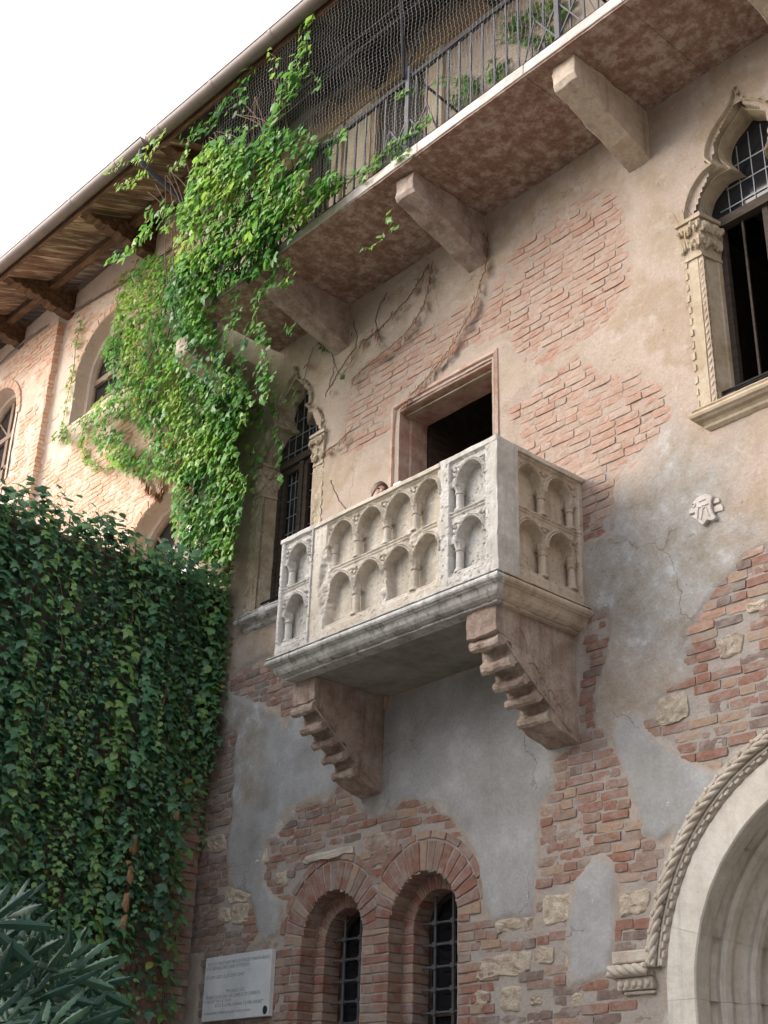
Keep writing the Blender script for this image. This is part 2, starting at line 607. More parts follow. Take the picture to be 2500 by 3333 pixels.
M['frame_wood'] = wood_mat('brown_window_wood', (0.20, 0.13, 0.09), (0.26, 0.175, 0.125), (0.30, 0.21, 0.16), (3, 3, 12))
M['plank'] = wood_mat('peeling_eave_plank', (0.085, 0.045, 0.028), (0.19, 0.115, 0.075), (0.46, 0.36, 0.26), (7, 0.9, 2))
M['plank_dark'] = wood_mat('dark_eave_plank', (0.022, 0.018, 0.017), (0.036, 0.03, 0.027), (0.055, 0.046, 0.041), (7, 0.9, 2))
M['beam'] = wood_mat('brown_eave_beam', (0.075, 0.038, 0.022), (0.135, 0.07, 0.04), (0.22, 0.125, 0.072), (2, 8, 8))
M['lintel'] = wood_mat('ochre_lintel_beam', (0.28, 0.17, 0.09), (0.36, 0.235, 0.13), (0.42, 0.29, 0.18), (1.2, 8, 8))
M['shutter'] = wood_mat('pale_timber', (0.42, 0.32, 0.21), (0.52, 0.42, 0.30), (0.58, 0.48, 0.36), (6, 6, 1))
M['gutter'] = plain('brown_painted_metal', (0.17, 0.128, 0.112), 0.5, 0.1, 0.4, 0.25, 4, 0.05)
M['tile'] = plain('roof_tile', (0.30, 0.15, 0.09), 0.85)
M['pipe'] = plain('dark_zinc', (0.05, 0.055, 0.065), 0.6, 0.1)
M['cable'] = plain('dusty_cable', (0.17, 0.13, 0.11), 0.8)
M['room'] = plain('dim_room_plaster', (0.22, 0.19, 0.15), 0.9, 0, 0.1)
M['glass'] = plain('dark_window_glass', (0.012, 0.014, 0.018), 0.06, 0, 0.6, 0.0, 3, 0)
M['lead'] = plain('lead_came', (0.30, 0.30, 0.31), 0.5, 0.2)
M['ground'] = stone('courtyard_paving', (0.24, 0.22, 0.20), (0.30, 0.28, 0.25), (0.34, 0.32, 0.29), 1.2, 20, 0.3)
M['ink'] = plain('engraved_lettering', (0.29, 0.30, 0.31), 0.8, var=0.1, bump=0)
M['badge'] = plain('dark_bronze', (0.05, 0.065, 0.065), 0.4, 0.5)
M['bark'] = plain('vine_bark', (0.13, 0.085, 0.055), 0.9, s=40)
M['dry'] = leaf_mat('dried_vine_leaf', [(0.0, (0.16, 0.06, 0.035)), (0.5, (0.27, 0.12, 0.06)), (1.0, (0.38, 0.24, 0.13))], 0.7, 0.15, 0.2)
M['ivy'] = leaf_mat('ivy_leaf', [(0.0, (0.046, 0.105, 0.068)), (0.35, (0.080, 0.195, 0.10)), (0.65, (0.15, 0.30, 0.12)), (0.88, (0.17, 0.29, 0.08)), (0.96, (0.26, 0.26, 0.07)), (1.0, (0.24, 0.14, 0.06))], 0.42, 0.25)
M['creeper'] = leaf_mat('creeper_leaf', [(0.0, (0.04, 0.12, 0.045)), (0.3, (0.075, 0.21, 0.05)), (0.6, (0.145, 0.33, 0.065)), (0.9, (0.32, 0.50, 0.09)), (0.96, (0.40, 0.40, 0.10)), (1.0, (0.36, 0.20, 0.06))], 0.42, 0.45)
M['fatsia'] = leaf_mat('glossy_palmate_leaf', [(0.0, (0.014, 0.042, 0.031)), (0.6, (0.023, 0.066, 0.045)), (1.0, (0.062, 0.125, 0.075))], 0.45, 0.15, 0.2)
M['petiole'] = plain('pale_green_stalk', (0.16, 0.20, 0.09), 0.6)
M['skin'] = plain('skin', (0.52, 0.33, 0.25), 0.55, var=0.1, bump=0)
M['hair'] = plain('brown_hair', (0.12, 0.07, 0.045), 0.6, s=60)
M['cloth'] = plain('blue_cotton', (0.16, 0.22, 0.34), 0.9)
M['white'] = plain('white_card', (0.70, 0.76, 0.80), 0.6, var=0.05, bump=0)

# ------------------------------------------------------------------ ground
g = MB()
n = 24
gs = [-600, -60] + [-40 + 4 * i for i in range(n)] + [80, 600]
g.v = [(x, y, 0.0) for y in gs for x in gs]
L = len(gs)
g.f = [(j * L + i, j * L + i + 1, (j + 1) * L + i + 1, (j + 1) * L + i) for j in range(L - 1) for i in range(L - 1)]
g.t = [0.5] * len(g.f)
tag(g.build('courtyard_ground', M['ground'], recalc=False), kind='structure')

# far side of the court, unseen: added to shade the lower wall
mb = MB()
mb.box(-10.8, 8.0, -19.0, -16.0, 0.0, 12.0)
mb.box(4.5, 8.0, -15.998, 0.5, 0.0, 12.0)
tag(mb.build('added_court_buildings', M['ground'], None), kind='structure')

# ------------------------------------------------------------------ the old house: wall with openings
HOUSE = thing('brick_house', 'old brick house with patchy plaster, gothic windows and an arched stone portal', 'house', (-7.0, 0.0, 0.0))
CY = 0.0753                                     # brick course


def PX(pts, y=0.0):
    return [tuple(W(px, py, y)[[0, 2]]) for px, py in pts]


# brick showing where the plaster has come off (surveyed outlines)
BRICK_UP = [
    PX([(1590, 1020), (1640, 900), (1700, 820), (1800, 715), (1940, 640), (2000, 670), (2020, 760), (2035, 850), (2030, 950), (1965, 1035), (1900, 1080), (1830, 1120), (1740, 1165), (1690, 1130), (1680, 1070), (1600, 1060)]),
    PX([(1130, 1465), (1134, 1394), (1138, 1300), (1170, 1230), (1215, 1170), (1300, 1115), (1420, 1065), (1540, 1025), (1620, 1010), (1640, 1050), (1567, 1105), (1491, 1135), (1413, 1180), (1295, 1285), (1271, 1345), (1256, 1420), (1200, 1440)]),
    PX([(1690, 1330), (1777, 1254), (1868, 1201), (1958, 1232), (2003, 1269), (2079, 1254), (2139, 1307), (2147, 1367), (2094, 1458), (2049, 1503), (2026, 1518), (1996, 1578), (1990, 1654), (1985, 1720), (1900, 1760), (1840, 1600), (1732, 1458), (1695, 1397)]),
]
BRICK_LOW = [
    # strip right of the balcony corbel, widening towards the portal
    PX([(1920, 1990), (1986, 1978), (1999, 2042), (1992, 2088), (1979, 2172), (1966, 2211), (1953, 2263), (1960, 2353), (1999, 2412), (2012, 2470), (2038, 2515), (2044, 2587), (2070, 2612), (2089, 2664), (2096, 2710), (2147, 2729), (2200, 2690), (2180, 2800), (2110, 3000), (2100, 3140), (2170, 3180), (2170, 3600), (1480, 3600), (1500, 3150), (1525, 2985), (1600, 2990), (1735, 2985), (1747, 2950), (1749, 2742), (1759, 2632), (1804, 2548), (1804, 2470), (1850, 2440), (1880, 2411), (1889, 2289), (1890, 2100), (1895, 2030)]),
    # right of the plaster tongue
    PX([(2327, 1905), (2390, 1830), (2500, 1770), (2640, 1720), (2640, 2420), (2480, 2420), (2330, 2520), (2245, 2470), (2167, 2431), (2102, 2386), (2083, 2327), (2154, 2263), (2245, 2211), (2232, 2114), (2251, 2029)]),
    # round the twin windows
    PX([(938, 2665), (971, 2618), (1064, 2605), (1091, 2578), (1117, 2520), (1140, 2540), (1157, 2590), (1183, 2645), (1237, 2651), (1270, 2625), (1323, 2605), (1422, 2618), (1482, 2671), (1548, 2751), (1562, 2830), (1582, 2963), (1620, 2990), (1620, 3600), (600, 3600), (640, 3330), (660, 3110), (780, 3120), (905, 3050), (931, 2983), (931, 2936), (892, 2916), (858, 2863), (872, 2751), (931, 2738), (911, 2711)]),
    # left of the balcony, below the gothic window sill
    PX([(745, 2200), (764, 2185), (880, 2130), (960, 2230), (965, 2320), (930, 2380), (905, 2318), (829, 2289), (750, 2250)]),
    # corner against the ivy wall
    PX([(640, 2300), (735, 2340), (770, 2392), (765, 2483), (757, 2671), (745, 2742), (752, 2870), (822, 2910), (830, 2980), (842, 3033), (790, 3110), (540, 3110), (540, 2600)]),
]
PATCH = PX([(1914, 2807), (1960, 2795), (2005, 2820), (2018, 2872), (2008, 2990), (1992, 3163), (1940, 3180), (1863, 3202), (1850, 3066), (1856, 3001), (1876, 2872)])
CEMENT = [
    PX([(760, 2330), (900, 2330), (960, 2300), (1130, 2330), (1110, 2560), (930, 2640), (860, 2750), (870, 2880), (920, 2950), (900, 3060), (790, 3000), (745, 2800)]),
    PX([(1130, 2330), (1880, 2080), (1900, 2450), (1760, 2640), (1750, 3010), (1580, 3000), (1560, 2780), (1430, 2600), (1240, 2660), (1130, 2600)]),
    PX([(2030, 2330), (2100, 2330), (2170, 2440), (2350, 2530), (2200, 2750), (2090, 2740), (2040, 2560), (2000, 2420)]),
    PATCH,
]
PORT_C, PORT_Z = -3.985, 2.70
TW = [(-9.035, 3.41, 0.41, 0.285), (-7.897, 3.435, 0.40, 0.285)]     # twin windows: centre, springing, outer and inner half width
GW = [(-10.10, -0.04), (-4.30, 0.0)]                                  # gothic windows: centre, height shift
BRICKZ0 = 1.5


def brickiness(x, z):
    b = np.full(x.shape, -9.0)
    for p in BRICK_UP:
        b = np.maximum(b, poly_sd(x, z, p) + 0.05)
    for p in BRICK_LOW:
        b = np.maximum(b, poly_sd(x, z, p))
    return np.minimum(b, -poly_sd(x, z, PATCH))


def in_opening(x, z, grow=0.0):
    o = (np.abs(x + 7.70) < 0.63 + grow) & (z > 5.62) & (z < 8.36 + grow)
    for cx, zs, a, b in TW:
        o |= (np.abs(x - cx) < a + grow) & (z < zs)
        o |= (np.hypot(x - cx, z - zs) < a + grow) & (z >= zs)
    for cx, dz in GW:
        o |= (np.abs(x - cx) < 0.44 + grow) & (z > 6.8) & (z < 8.75 + dz)
        hw = np.interp(z, [8.7 + dz, 9.0 + dz, 9.15 + dz, 9.3 + dz, 9.45 + dz, 9.58 + dz], [0.5, 0.33, 0.27, 0.24, 0.12, 0.0])
        o |= (np.abs(x - cx) < hw + grow) & (z >= 8.7 + dz) & (z < 9.55 + dz + grow)
    o |= (np.hypot(x - PORT_C, np.maximum(z - PORT_Z, 0)) < 1.5 + grow)
    return o


def wall_sheet(name, x0, x1, z0, z1, cell, mat, parent, fn, hole):
    nx, nz = int((x1 - x0) / cell) + 1, int((z1 - z0) / cell) + 1
    xs, zs = np.linspace(x0, x1, nx), np.linspace(z0, z1, nz)
    X, Z = np.meshgrid(xs, zs)
    d, at = fn(X, Z)
    V = np.stack([X, -d, Z], -1).reshape(-1, 3)
    idx = np.arange(nx * nz).reshape(nz, nx)
    F = np.stack([idx[:-1, :-1], idx[:-1, 1:], idx[1:, 1:], idx[1:, :-1]], -1)
    xm, zm = 0.5 * (X[:-1, :-1] + X[1:, 1:]), 0.5 * (Z[:-1, :-1] + Z[1:, 1:])
    F = F[~hole(xm, zm)]
    return np_mesh(name, V, F.reshape(-1, 4), mat, parent, True, {k: v.ravel() for k, v in at.items()})


def house_relief(x, z):
    b = brickiness(x, z)
    nz_ = fbm(x, z, 3.5, 5) - 0.5
    nf = fbm(x, z, 16, 3) - 0.5
    e = b + nz_ * 0.16 + nf * 0.05
    up = sstep(6.2, 7.0, z)
    pl = 1 - (sstep(-0.012, 0.035, e) * (1 - up) + sstep(-0.16, 0.07, e) * up)
    ce = np.full(x.shape, -9.0)
    for p in CEMENT:
        ce = np.maximum(ce, poly_sd(x, z, p))
    cem = sstep(-0.06, 0.05, ce + nz_ * 0.12)
    d = 0.004 + pl * 0.019 + pl * (1 - cem) * ((fbm(x, z, 1.1, 4) - 0.5) * 0.03 + nf * 0.006) + (1 - pl) * nf * 0.012
    gr = sstep(0.0, 1.0, np.exp(-((x + 5.35) / 0.75) ** 2 - ((z - 5.75) / 0.85) ** 2) * 1.5 + nz_ * 0.8)
    gr = np.maximum(gr, sstep(0.2, 0.9, np.exp(-((x + 10.6) / 0.45) ** 2 - ((z - 5.5) / 0.9) ** 2) * 1.3 + nz_ * 0.7))
    gr = np.maximum(gr, 0.6 * sstep(5.9, 4.6, z + nz_ * 1.5) * (1 - cem))
    gr = np.maximum(gr, 0.8 * np.exp(-((x + 8.46) / 0.16) ** 2 - ((z - 4.42) / 0.14) ** 2))
    gr = np.maximum(gr, 0.7 * np.exp(-((x + 6.25) / 0.18) ** 2 - ((z - 4.48) / 0.10) ** 2))
    gr = np.maximum(gr, 0.8 * sstep(0.3, 0.8, np.exp(-((x + 10.55) / 0.16) ** 2 - ((z - 5.0) / 0.5) ** 2) + nz_ * 0.9))
    # thin lime skin smeared over the upper bricks: reads through the mortar tint
    return d, {'plaster': pl, 'cement': cem, 'grime': gr}


wall_sheet('wall', -11.42, -1.6, 0.0, 13.6, 0.024, M['wall'], HOUSE, house_relief, lambda x, z: in_opening(x, z))


# ---- bricks: 24-odd shared meshes, the largest in view are objects, the rest one part
def brick_geo(Lb, H, seed, p=0.012, worn=0.5, crisp=False):
    r = random.Random(seed)
    nx, nz = 4, 3
    vs = []
    for j in range(nz):
        for i in range(nx):
            u, v = i / (nx - 1), j / (nz - 1)
            edge = (i in (0, nx - 1)) + (j in (0, nz - 1))
            x = (u - 0.5) * Lb * (1 - 0.015) + r.uniform(-1, 1) * 0.004
            z = (v - 0.5) * H * 0.94 + r.uniform(-1, 1) * 0.003
            if edge == 2:
                x *= 1 - 0.035 * worn * r.random() * 2
                z *= 1 - 0.10 * worn * r.random() * 2
            y = -p + (0.0025 * edge * worn) + r.uniform(-1, 1) * 0.0035 * worn
            vs.append((x, y, z))
    ring = [(i, 0) for i in range(nx)] + [(nx - 1, j) for j in range(1, nz)] + [(i, nz - 1) for i in range(nx - 2, -1, -1)] + [(0, j) for j in range(nz - 2, 0, -1)]
    ids = [j * nx + i for i, j in ring]
    m = len(vs)
    for k in ids:
        x, y, z = vs[k]
        vs.append((x * 1.015, 0.02, z * 1.03))
    fs = [(j * nx + i, j * nx + i + 1, (j + 1) * nx + i + 1, (j + 1) * nx + i) for j in range(nz - 1) for i in range(nx - 1)]
    q = len(ids)
    fs += [(ids[(k + 1) % q], ids[k], m + k, m + (k + 1) % q) for k in range(q)]
    return np.array(vs), np.array(fs)


class BrickSet:
    """collects bricks, then makes the n nearest to the viewer objects and joins the rest"""

    def __init__(self, mats, seed=0, worn=0.6):
        self.mats, self.items, self.worn = mats, [], worn
        self.geo, self.me = {}, {}
        self.lens = (0.115, 0.17, 0.235, 0.255)

    def put(self, x, z, L_, tone, mat, dy=0.0, rot=0.0, H=0.062, y=0.0):
        self.items.append((x, z, L_, tone, mat, dy, rot, H, y))

    def g(self, L_, H, var):
        l = min(self.lens, key=lambda a: abs(a - L_))
        k = (l, var)
        if k not in self.geo:
            self.geo[k] = brick_geo(l, 0.062, hash(k) % 9999, worn=self.worn)
        return k, l

    def finish(self, parent, n_obj=300, name='brick', rest='brickwork'):
        it = self.items
        d = [-math.dist((x, -0.0, z), CAM) for x, z, *_ in it]
        # in view first
        def vis(x, z):
            v = np.array([x, 0, z]) - CAM
            c = v @ CF
            return abs(FOC * (v @ CR) / c) < 1250 and abs(FOC * (v @ CU) / c) < 1660
        order = sorted(range(len(it)), key=lambda i: (not vis(it[i][0], it[i][1]), -d[i]))
        Vs, Fs, T, off = {}, {}, {}, {}
        for rank, i in enumerate(order):
            x, z, L_, tone, mat, dy, rot, H, y = it[i]
            (key, l) = self.g(L_, H, i % 6)
            V, F = self.geo[key]
            sx, sz = L_ / l, H / 0.062
            if rank < n_obj:
                tq = round(tone * 5) / 5
                mk = key + (mat, tq)
                if mk not in self.me:
                    me = bpy.data.meshes.new(name)
                    me.from_pydata(V.tolist(), [], F.tolist())
                    a = me.attributes.new('tone', 'FLOAT', 'FACE')
                    a.data.foreach_set('value', np.full(len(F), tq, dtype=np.float32))
                    me.materials.append(M[mat])
                    self.me[mk] = me
                o = bpy.data.objects.new(name, self.me[mk])
                COL.objects.link(o)
                o.parent = parent
                o.matrix_parent_inverse = parent.matrix_world.inverted()
                o.location = (x, y + dy, z)
                o.rotation_euler = (0, rot, 0)
                o.scale = (sx, 1, sz)
            else:
                P = V * (sx, 1, sz)
                c, s = math.cos(rot), math.sin(rot)
                P = np.stack([P[:, 0] * c + P[:, 2] * s + x, P[:, 1] + dy + y, -P[:, 0] * s + P[:, 2] * c + z], -1)
                Vs.setdefault(mat, []).append(P)
                Fs.setdefault(mat, []).append(F + off.get(mat, 0))
                off[mat] = off.get(mat, 0) + len(P)
                T.setdefault(mat, []).append(np.full(len(F), tone))
        for mat in Vs:
            o = np_mesh(rest, np.concatenate(Vs[mat]), np.concatenate(Fs[mat]), M[mat], parent, False, None, np.concatenate(T[mat]))
            tag(o, kind='stuff')


def courses(bs, x0, x1, z0, z1, test, matf, seed=3, short=0.0, wob=0.0):
    r = random.Random(seed)
    k0, k1 = int(z0 / CY), int(z1 / CY)
    for k in range(k0, k1):
        z = (k + 0.5) * CY
        x = x0 - r.uniform(0, 0.2)
        while x < x1:
            L_ = r.choice((0.235, 0.245, 0.25, 0.255, 0.225)) if r.random() > 0.22 + short else r.choice((0.115, 0.12, 0.16))
            xc = x + L_ / 2
            zz = z + r.uniform(-1, 1) * 0.004 + wob * (fbm(np.array([xc]), np.array([z]), 1.3, 2)[0] - 0.5)
            if test(xc, zz):
                m, t = matf(xc, zz, r)
                bs.put(xc, zz, L_, t, m, r.uniform(-0.004, 0.006) , r.uniform(-1, 1) * (0.004 if m == 'brick_pale' else 0.012), 0.066 * r.uniform(0.93, 1.06))
            x += L_ + r.uniform(0.003, 0.009)


STONES = [   # single stones among the bricks: outline in the survey, tone
    ([(1766, 2920), (1868, 2905), (1872, 2990), (1850, 3000), (1768, 3012)], 0.9, 'rubble'),
    ([(2020, 2910), (2120, 2888), (2110, 2972), (2012, 2982)], 0.75, 'rubble'),
    ([(2140, 2278), (2240, 2248), (2250, 2330), (2180, 2362), (2138, 2362)], 0.35, 'rubble'),
    ([(1546, 3125), (1735, 3090), (1728, 3155), (1700, 3172), (1552, 3192)], 0.6, 'rubble'),
    ([(1742, 3085), (1805, 3078), (1805, 3135), (1744, 3142)], 0.5, 'rubble'),
    ([(1612, 3000), (1702, 2985), (1700, 3022), (1614, 3040)], 0.5, 'rubble'),
    ([(1708, 2985), (1740, 2980), (1738, 3024), (1712, 3030)], 0.4, 'rubble'),
    ([(1545, 3225), (1590, 3222), (1592, 3280), (1548, 3285)], 0.8, 'rubble'),
    ([(1630, 3215), (1700, 3208), (1702, 3290), (1632, 3290)], 0.55, 'rubble'),
    ([(1725, 3240), (1765, 3232), (1768, 3270), (1728, 3275)], 0.45, 'rubble'),
    ([(1860, 3240), (1900, 3230), (1898, 3272), (1862, 3275)], 0.9, 'rubble'),
    ([(1842, 3100), (1860, 3105), (1858, 3172), (1842, 3170)], 0.8, 'rubble'),
    ([(826, 2775), (870, 2762), (876, 2810), (832, 2820)], 1.0, 'rubble'),
    ([(898, 2840), (938, 2828), (940, 2880), (904, 2884)], 0.6, 'rubble'),
    ([(712, 2960), (752, 2950), (752, 3000), (714, 3000)], 0.75, 'rubble'),
    ([(756, 2945), (812, 2940), (812, 3006), (760, 3012)], 0.7, 'rubble'),
    ([(738, 2890), (800, 2880), (830, 2912), (800, 2940), (742, 2938)], 0.8, 'rubble'),
    ([(668, 2725), (735, 2712), (740, 2770), (672, 2780)], 0.3, 'rubble'),
    ([(925, 2360), (968, 2342), (966, 2378), (930, 2390)], 0.5, 'rubble'),
    ([(1180, 2720), (1290, 2700), (1296, 2762), (1200, 2792)], 0.35, 'corbel'),
    ([(2330, 2080), (2420, 2060), (2415, 2130), (2340, 2150)], 0.4, 'rubble'),
    ([(2430, 1965), (2500, 1945), (2500, 1985), (2435, 2000)], 1.0, 'rubble'),
]
STONE_W = [(PX(p), t, m) for p, t, m in STONES]


def stone_hit(x, z):
    for p, t, m in STONE_W:
        if poly_sd(np.array([x]), np.array([z]), p)[0] > -0.035:
            return True
    return False


def free_of_windows(x, z):
    for cx, zs, a, b in TW:
        if z < zs + 0.02 and abs(x - cx) < a + (0.20 if x < -8.47 and cx < -8.5 or x > -8.47 and cx > -8.5 else 0.4):
            return False
        if z >= zs - 0.05 and math.hypot(x - cx, z - zs) < a + 0.36:
            return False
    if -8.66 < x < -8.26 and z < 3.5:
        return False
    if abs(x + 7.72) < 0.80 and 5.3 < z < 8.56:
        return False
    if math.hypot(x - PORT_C, max(z - PORT_Z, 0)) < 1.80:
        return False
    if -6.05 < x < -5.5 and 2.78 < z < 3.02:
        return False
    for cx, dz in GW:
        if abs(x - cx) < 0.72 and 6.62 < z < 9.2:
            return False
    return True


def house_test(x, z):
    X1, Z1 = np.array([x]), np.array([z])
    e = brickiness(X1, Z1) + (fbm(X1, Z1, 3.5, 5) - 0.5) * 0.16
    return e[0] > (-0.13 if z > 6.5 else 0.0) and free_of_windows(x, z) and not stone_hit(x, z)


def house_brick(x, z, r):
    pale = z > 6.3 + r.uniform(-0.4, 0.4) or (x > -5.6 and z > 3.9 and r.random() < 0.15)
    t = r.random()
    if x < -10.3 and z < 6:
        t = min(1, t * 0.35)
    elif z < 3.2 and x > -7.2 and r.random() < 0.25:
        t = 0.1
    return ('brick_pale' if pale else 'brick_red'), t


BS = BrickSet(None)
courses(BS, -11.4, -2.5, BRICKZ0, 6.35, house_test, house_brick, 5, 0.12, 0.10)
courses(BS, -11.0, -5.0, 6.35, 9.7, house_test, house_brick, 6, 0.03, 0.04)
BS.finish(HOUSE, 300)

for poly, t, m in STONE_W:
    P = np.array(poly)
    c = P.mean(0)
    out = []
    for i in range(len(P)):
        a, b = P[i], P[(i + 1) % len(P)]
        for s in (0.12, 0.5, 0.88):
            q = a + (b - a) * s
            out.append(q + (rng.random(2) - 0.5) * 0.012)
    out = np.array(out)
    rings = []
    for s, y in ((1.02, 0.012), (1.0, -0.004), (0.95, -0.012), (0.8, -0.015), (0.55, -0.016), (0.25, -0.016)):
        rings.append([(c[0] + (q[0] - c[0]) * s, y + (rng.random() - 0.5) * 0.010, c[1] + (q[1] - c[1]) * s) for q in out])
    mb = MB()
    mb.loft(rings, t, True)
    k = len(mb.v) - len(out)
    mb.f.append(tuple(range(k, k + len(out))))
    mb.t.append(t)
    mb.build('stone', M[m], HOUSE, subdiv=1, rough=0.014, rs=17)
# long white marble sliver above the twin windows
mb = MB()
P = PX([(992, 2790), (1155, 2752), (1156, 2776), (1050, 2802), (994, 2810)])
P = [(P[0][0] + 0.05, P[0][1])] + P[1:]
mb.prism(P, lambda u, v, w_: (u, w_, v), -0.026, 0.02)
mb.build('stone', M['rope'], HOUSE, subdiv=3, rough=0.026, rs=18)

# the inside: dark rooms behind the openings
mb = MB()
mb.box(-11.40, -1.6, 3.6, 3.7, 0, 13.6)
mb.box(-11.42, -11.36, 0.03, 3.65, 0, 13.6)
mb.box(-1.64, -1.58, 0.03, 3.65, 0, 13.6)
for z in (0.02, 4.6, 9.95, 13.5):
    mb.box(-11.36, -1.64, 0.42, 3.6, z, z + 0.25)
for x in (-9.4, -6.0):
    mb.box(x, x + 0.2, 0.42, 3.6, 0.27, 13.5)
mb.build('room_wall', M['room'], HOUSE)
mb = MB()
for i in range(7):
    mb.box(-11.3 + i * 1.45, -11.08 + i * 1.45, 0.45, 3.6, 9.70, 9.94)
mb.build('ceiling_beam', M['dark_wood'], HOUSE)
# wall head closing the gap over the gallery
mb = MB()
mb.box(-11.42, -1.6, 0.05, 0.42, 13.4, 13.62)
mb.build('wall_head', M['wall'], HOUSE)

# ------------------------------------------------------------------ twin arched windows with iron grates
def arch_path(cx, zs, zb, r, n=20, a0=180.0, a1=0.0, right=True):
    pts = [(cx - r, zb)] if zb is not None else []
    for i in range(n + 1):
        a = R(a0 + (a1 - a0) * i / n)
        pts.append((cx + r * math.cos(a), zs + r * math.sin(a)))
    if zb is not None and right:
        pts.append((cx + r, zb))
    return pts


def arch_loft(mb, cx, zs, zb, sections, n=24, tone=0.5):
    mb.loft([[(u, y, v) for u, v in arch_path(cx, zs, zb, r, n)] for r, y in sections], tone)


def voussoir(mb, cx, zs, a, da, r0, r1, y0, y1, tone, jit=0.005):
    pts = []
    for s in (0, 1, 2):
        aa = a + da * s / 2
        pts.append((cx + r0 * math.cos(aa), zs + r0 * math.sin(aa)))
    for s in (2, 1, 0):
        aa = a + da * s / 2
        pts.append((cx + r1 * math.cos(aa), zs + r1 * math.sin(aa)))
    pts = [(u + random.uniform(-jit, jit), v + random.uniform(-jit, jit)) for u, v in pts]
    mb.prism(pts, lambda u, v, w_: (u, w_, v), y0, y1, tone)


def brick_obj(fn, mat, parent, name='brick', bevel=0.006):
    mb = MB()
    fn(mb)
    o = mb.build(name, mat, parent)
    if bevel:
        b = o.modifiers.new('bevel', 'BEVEL')
        b.width = bevel
        b.segments = 1
        b.limit_method = 'ANGLE'
        b.angle_limit = R(40)
    return o


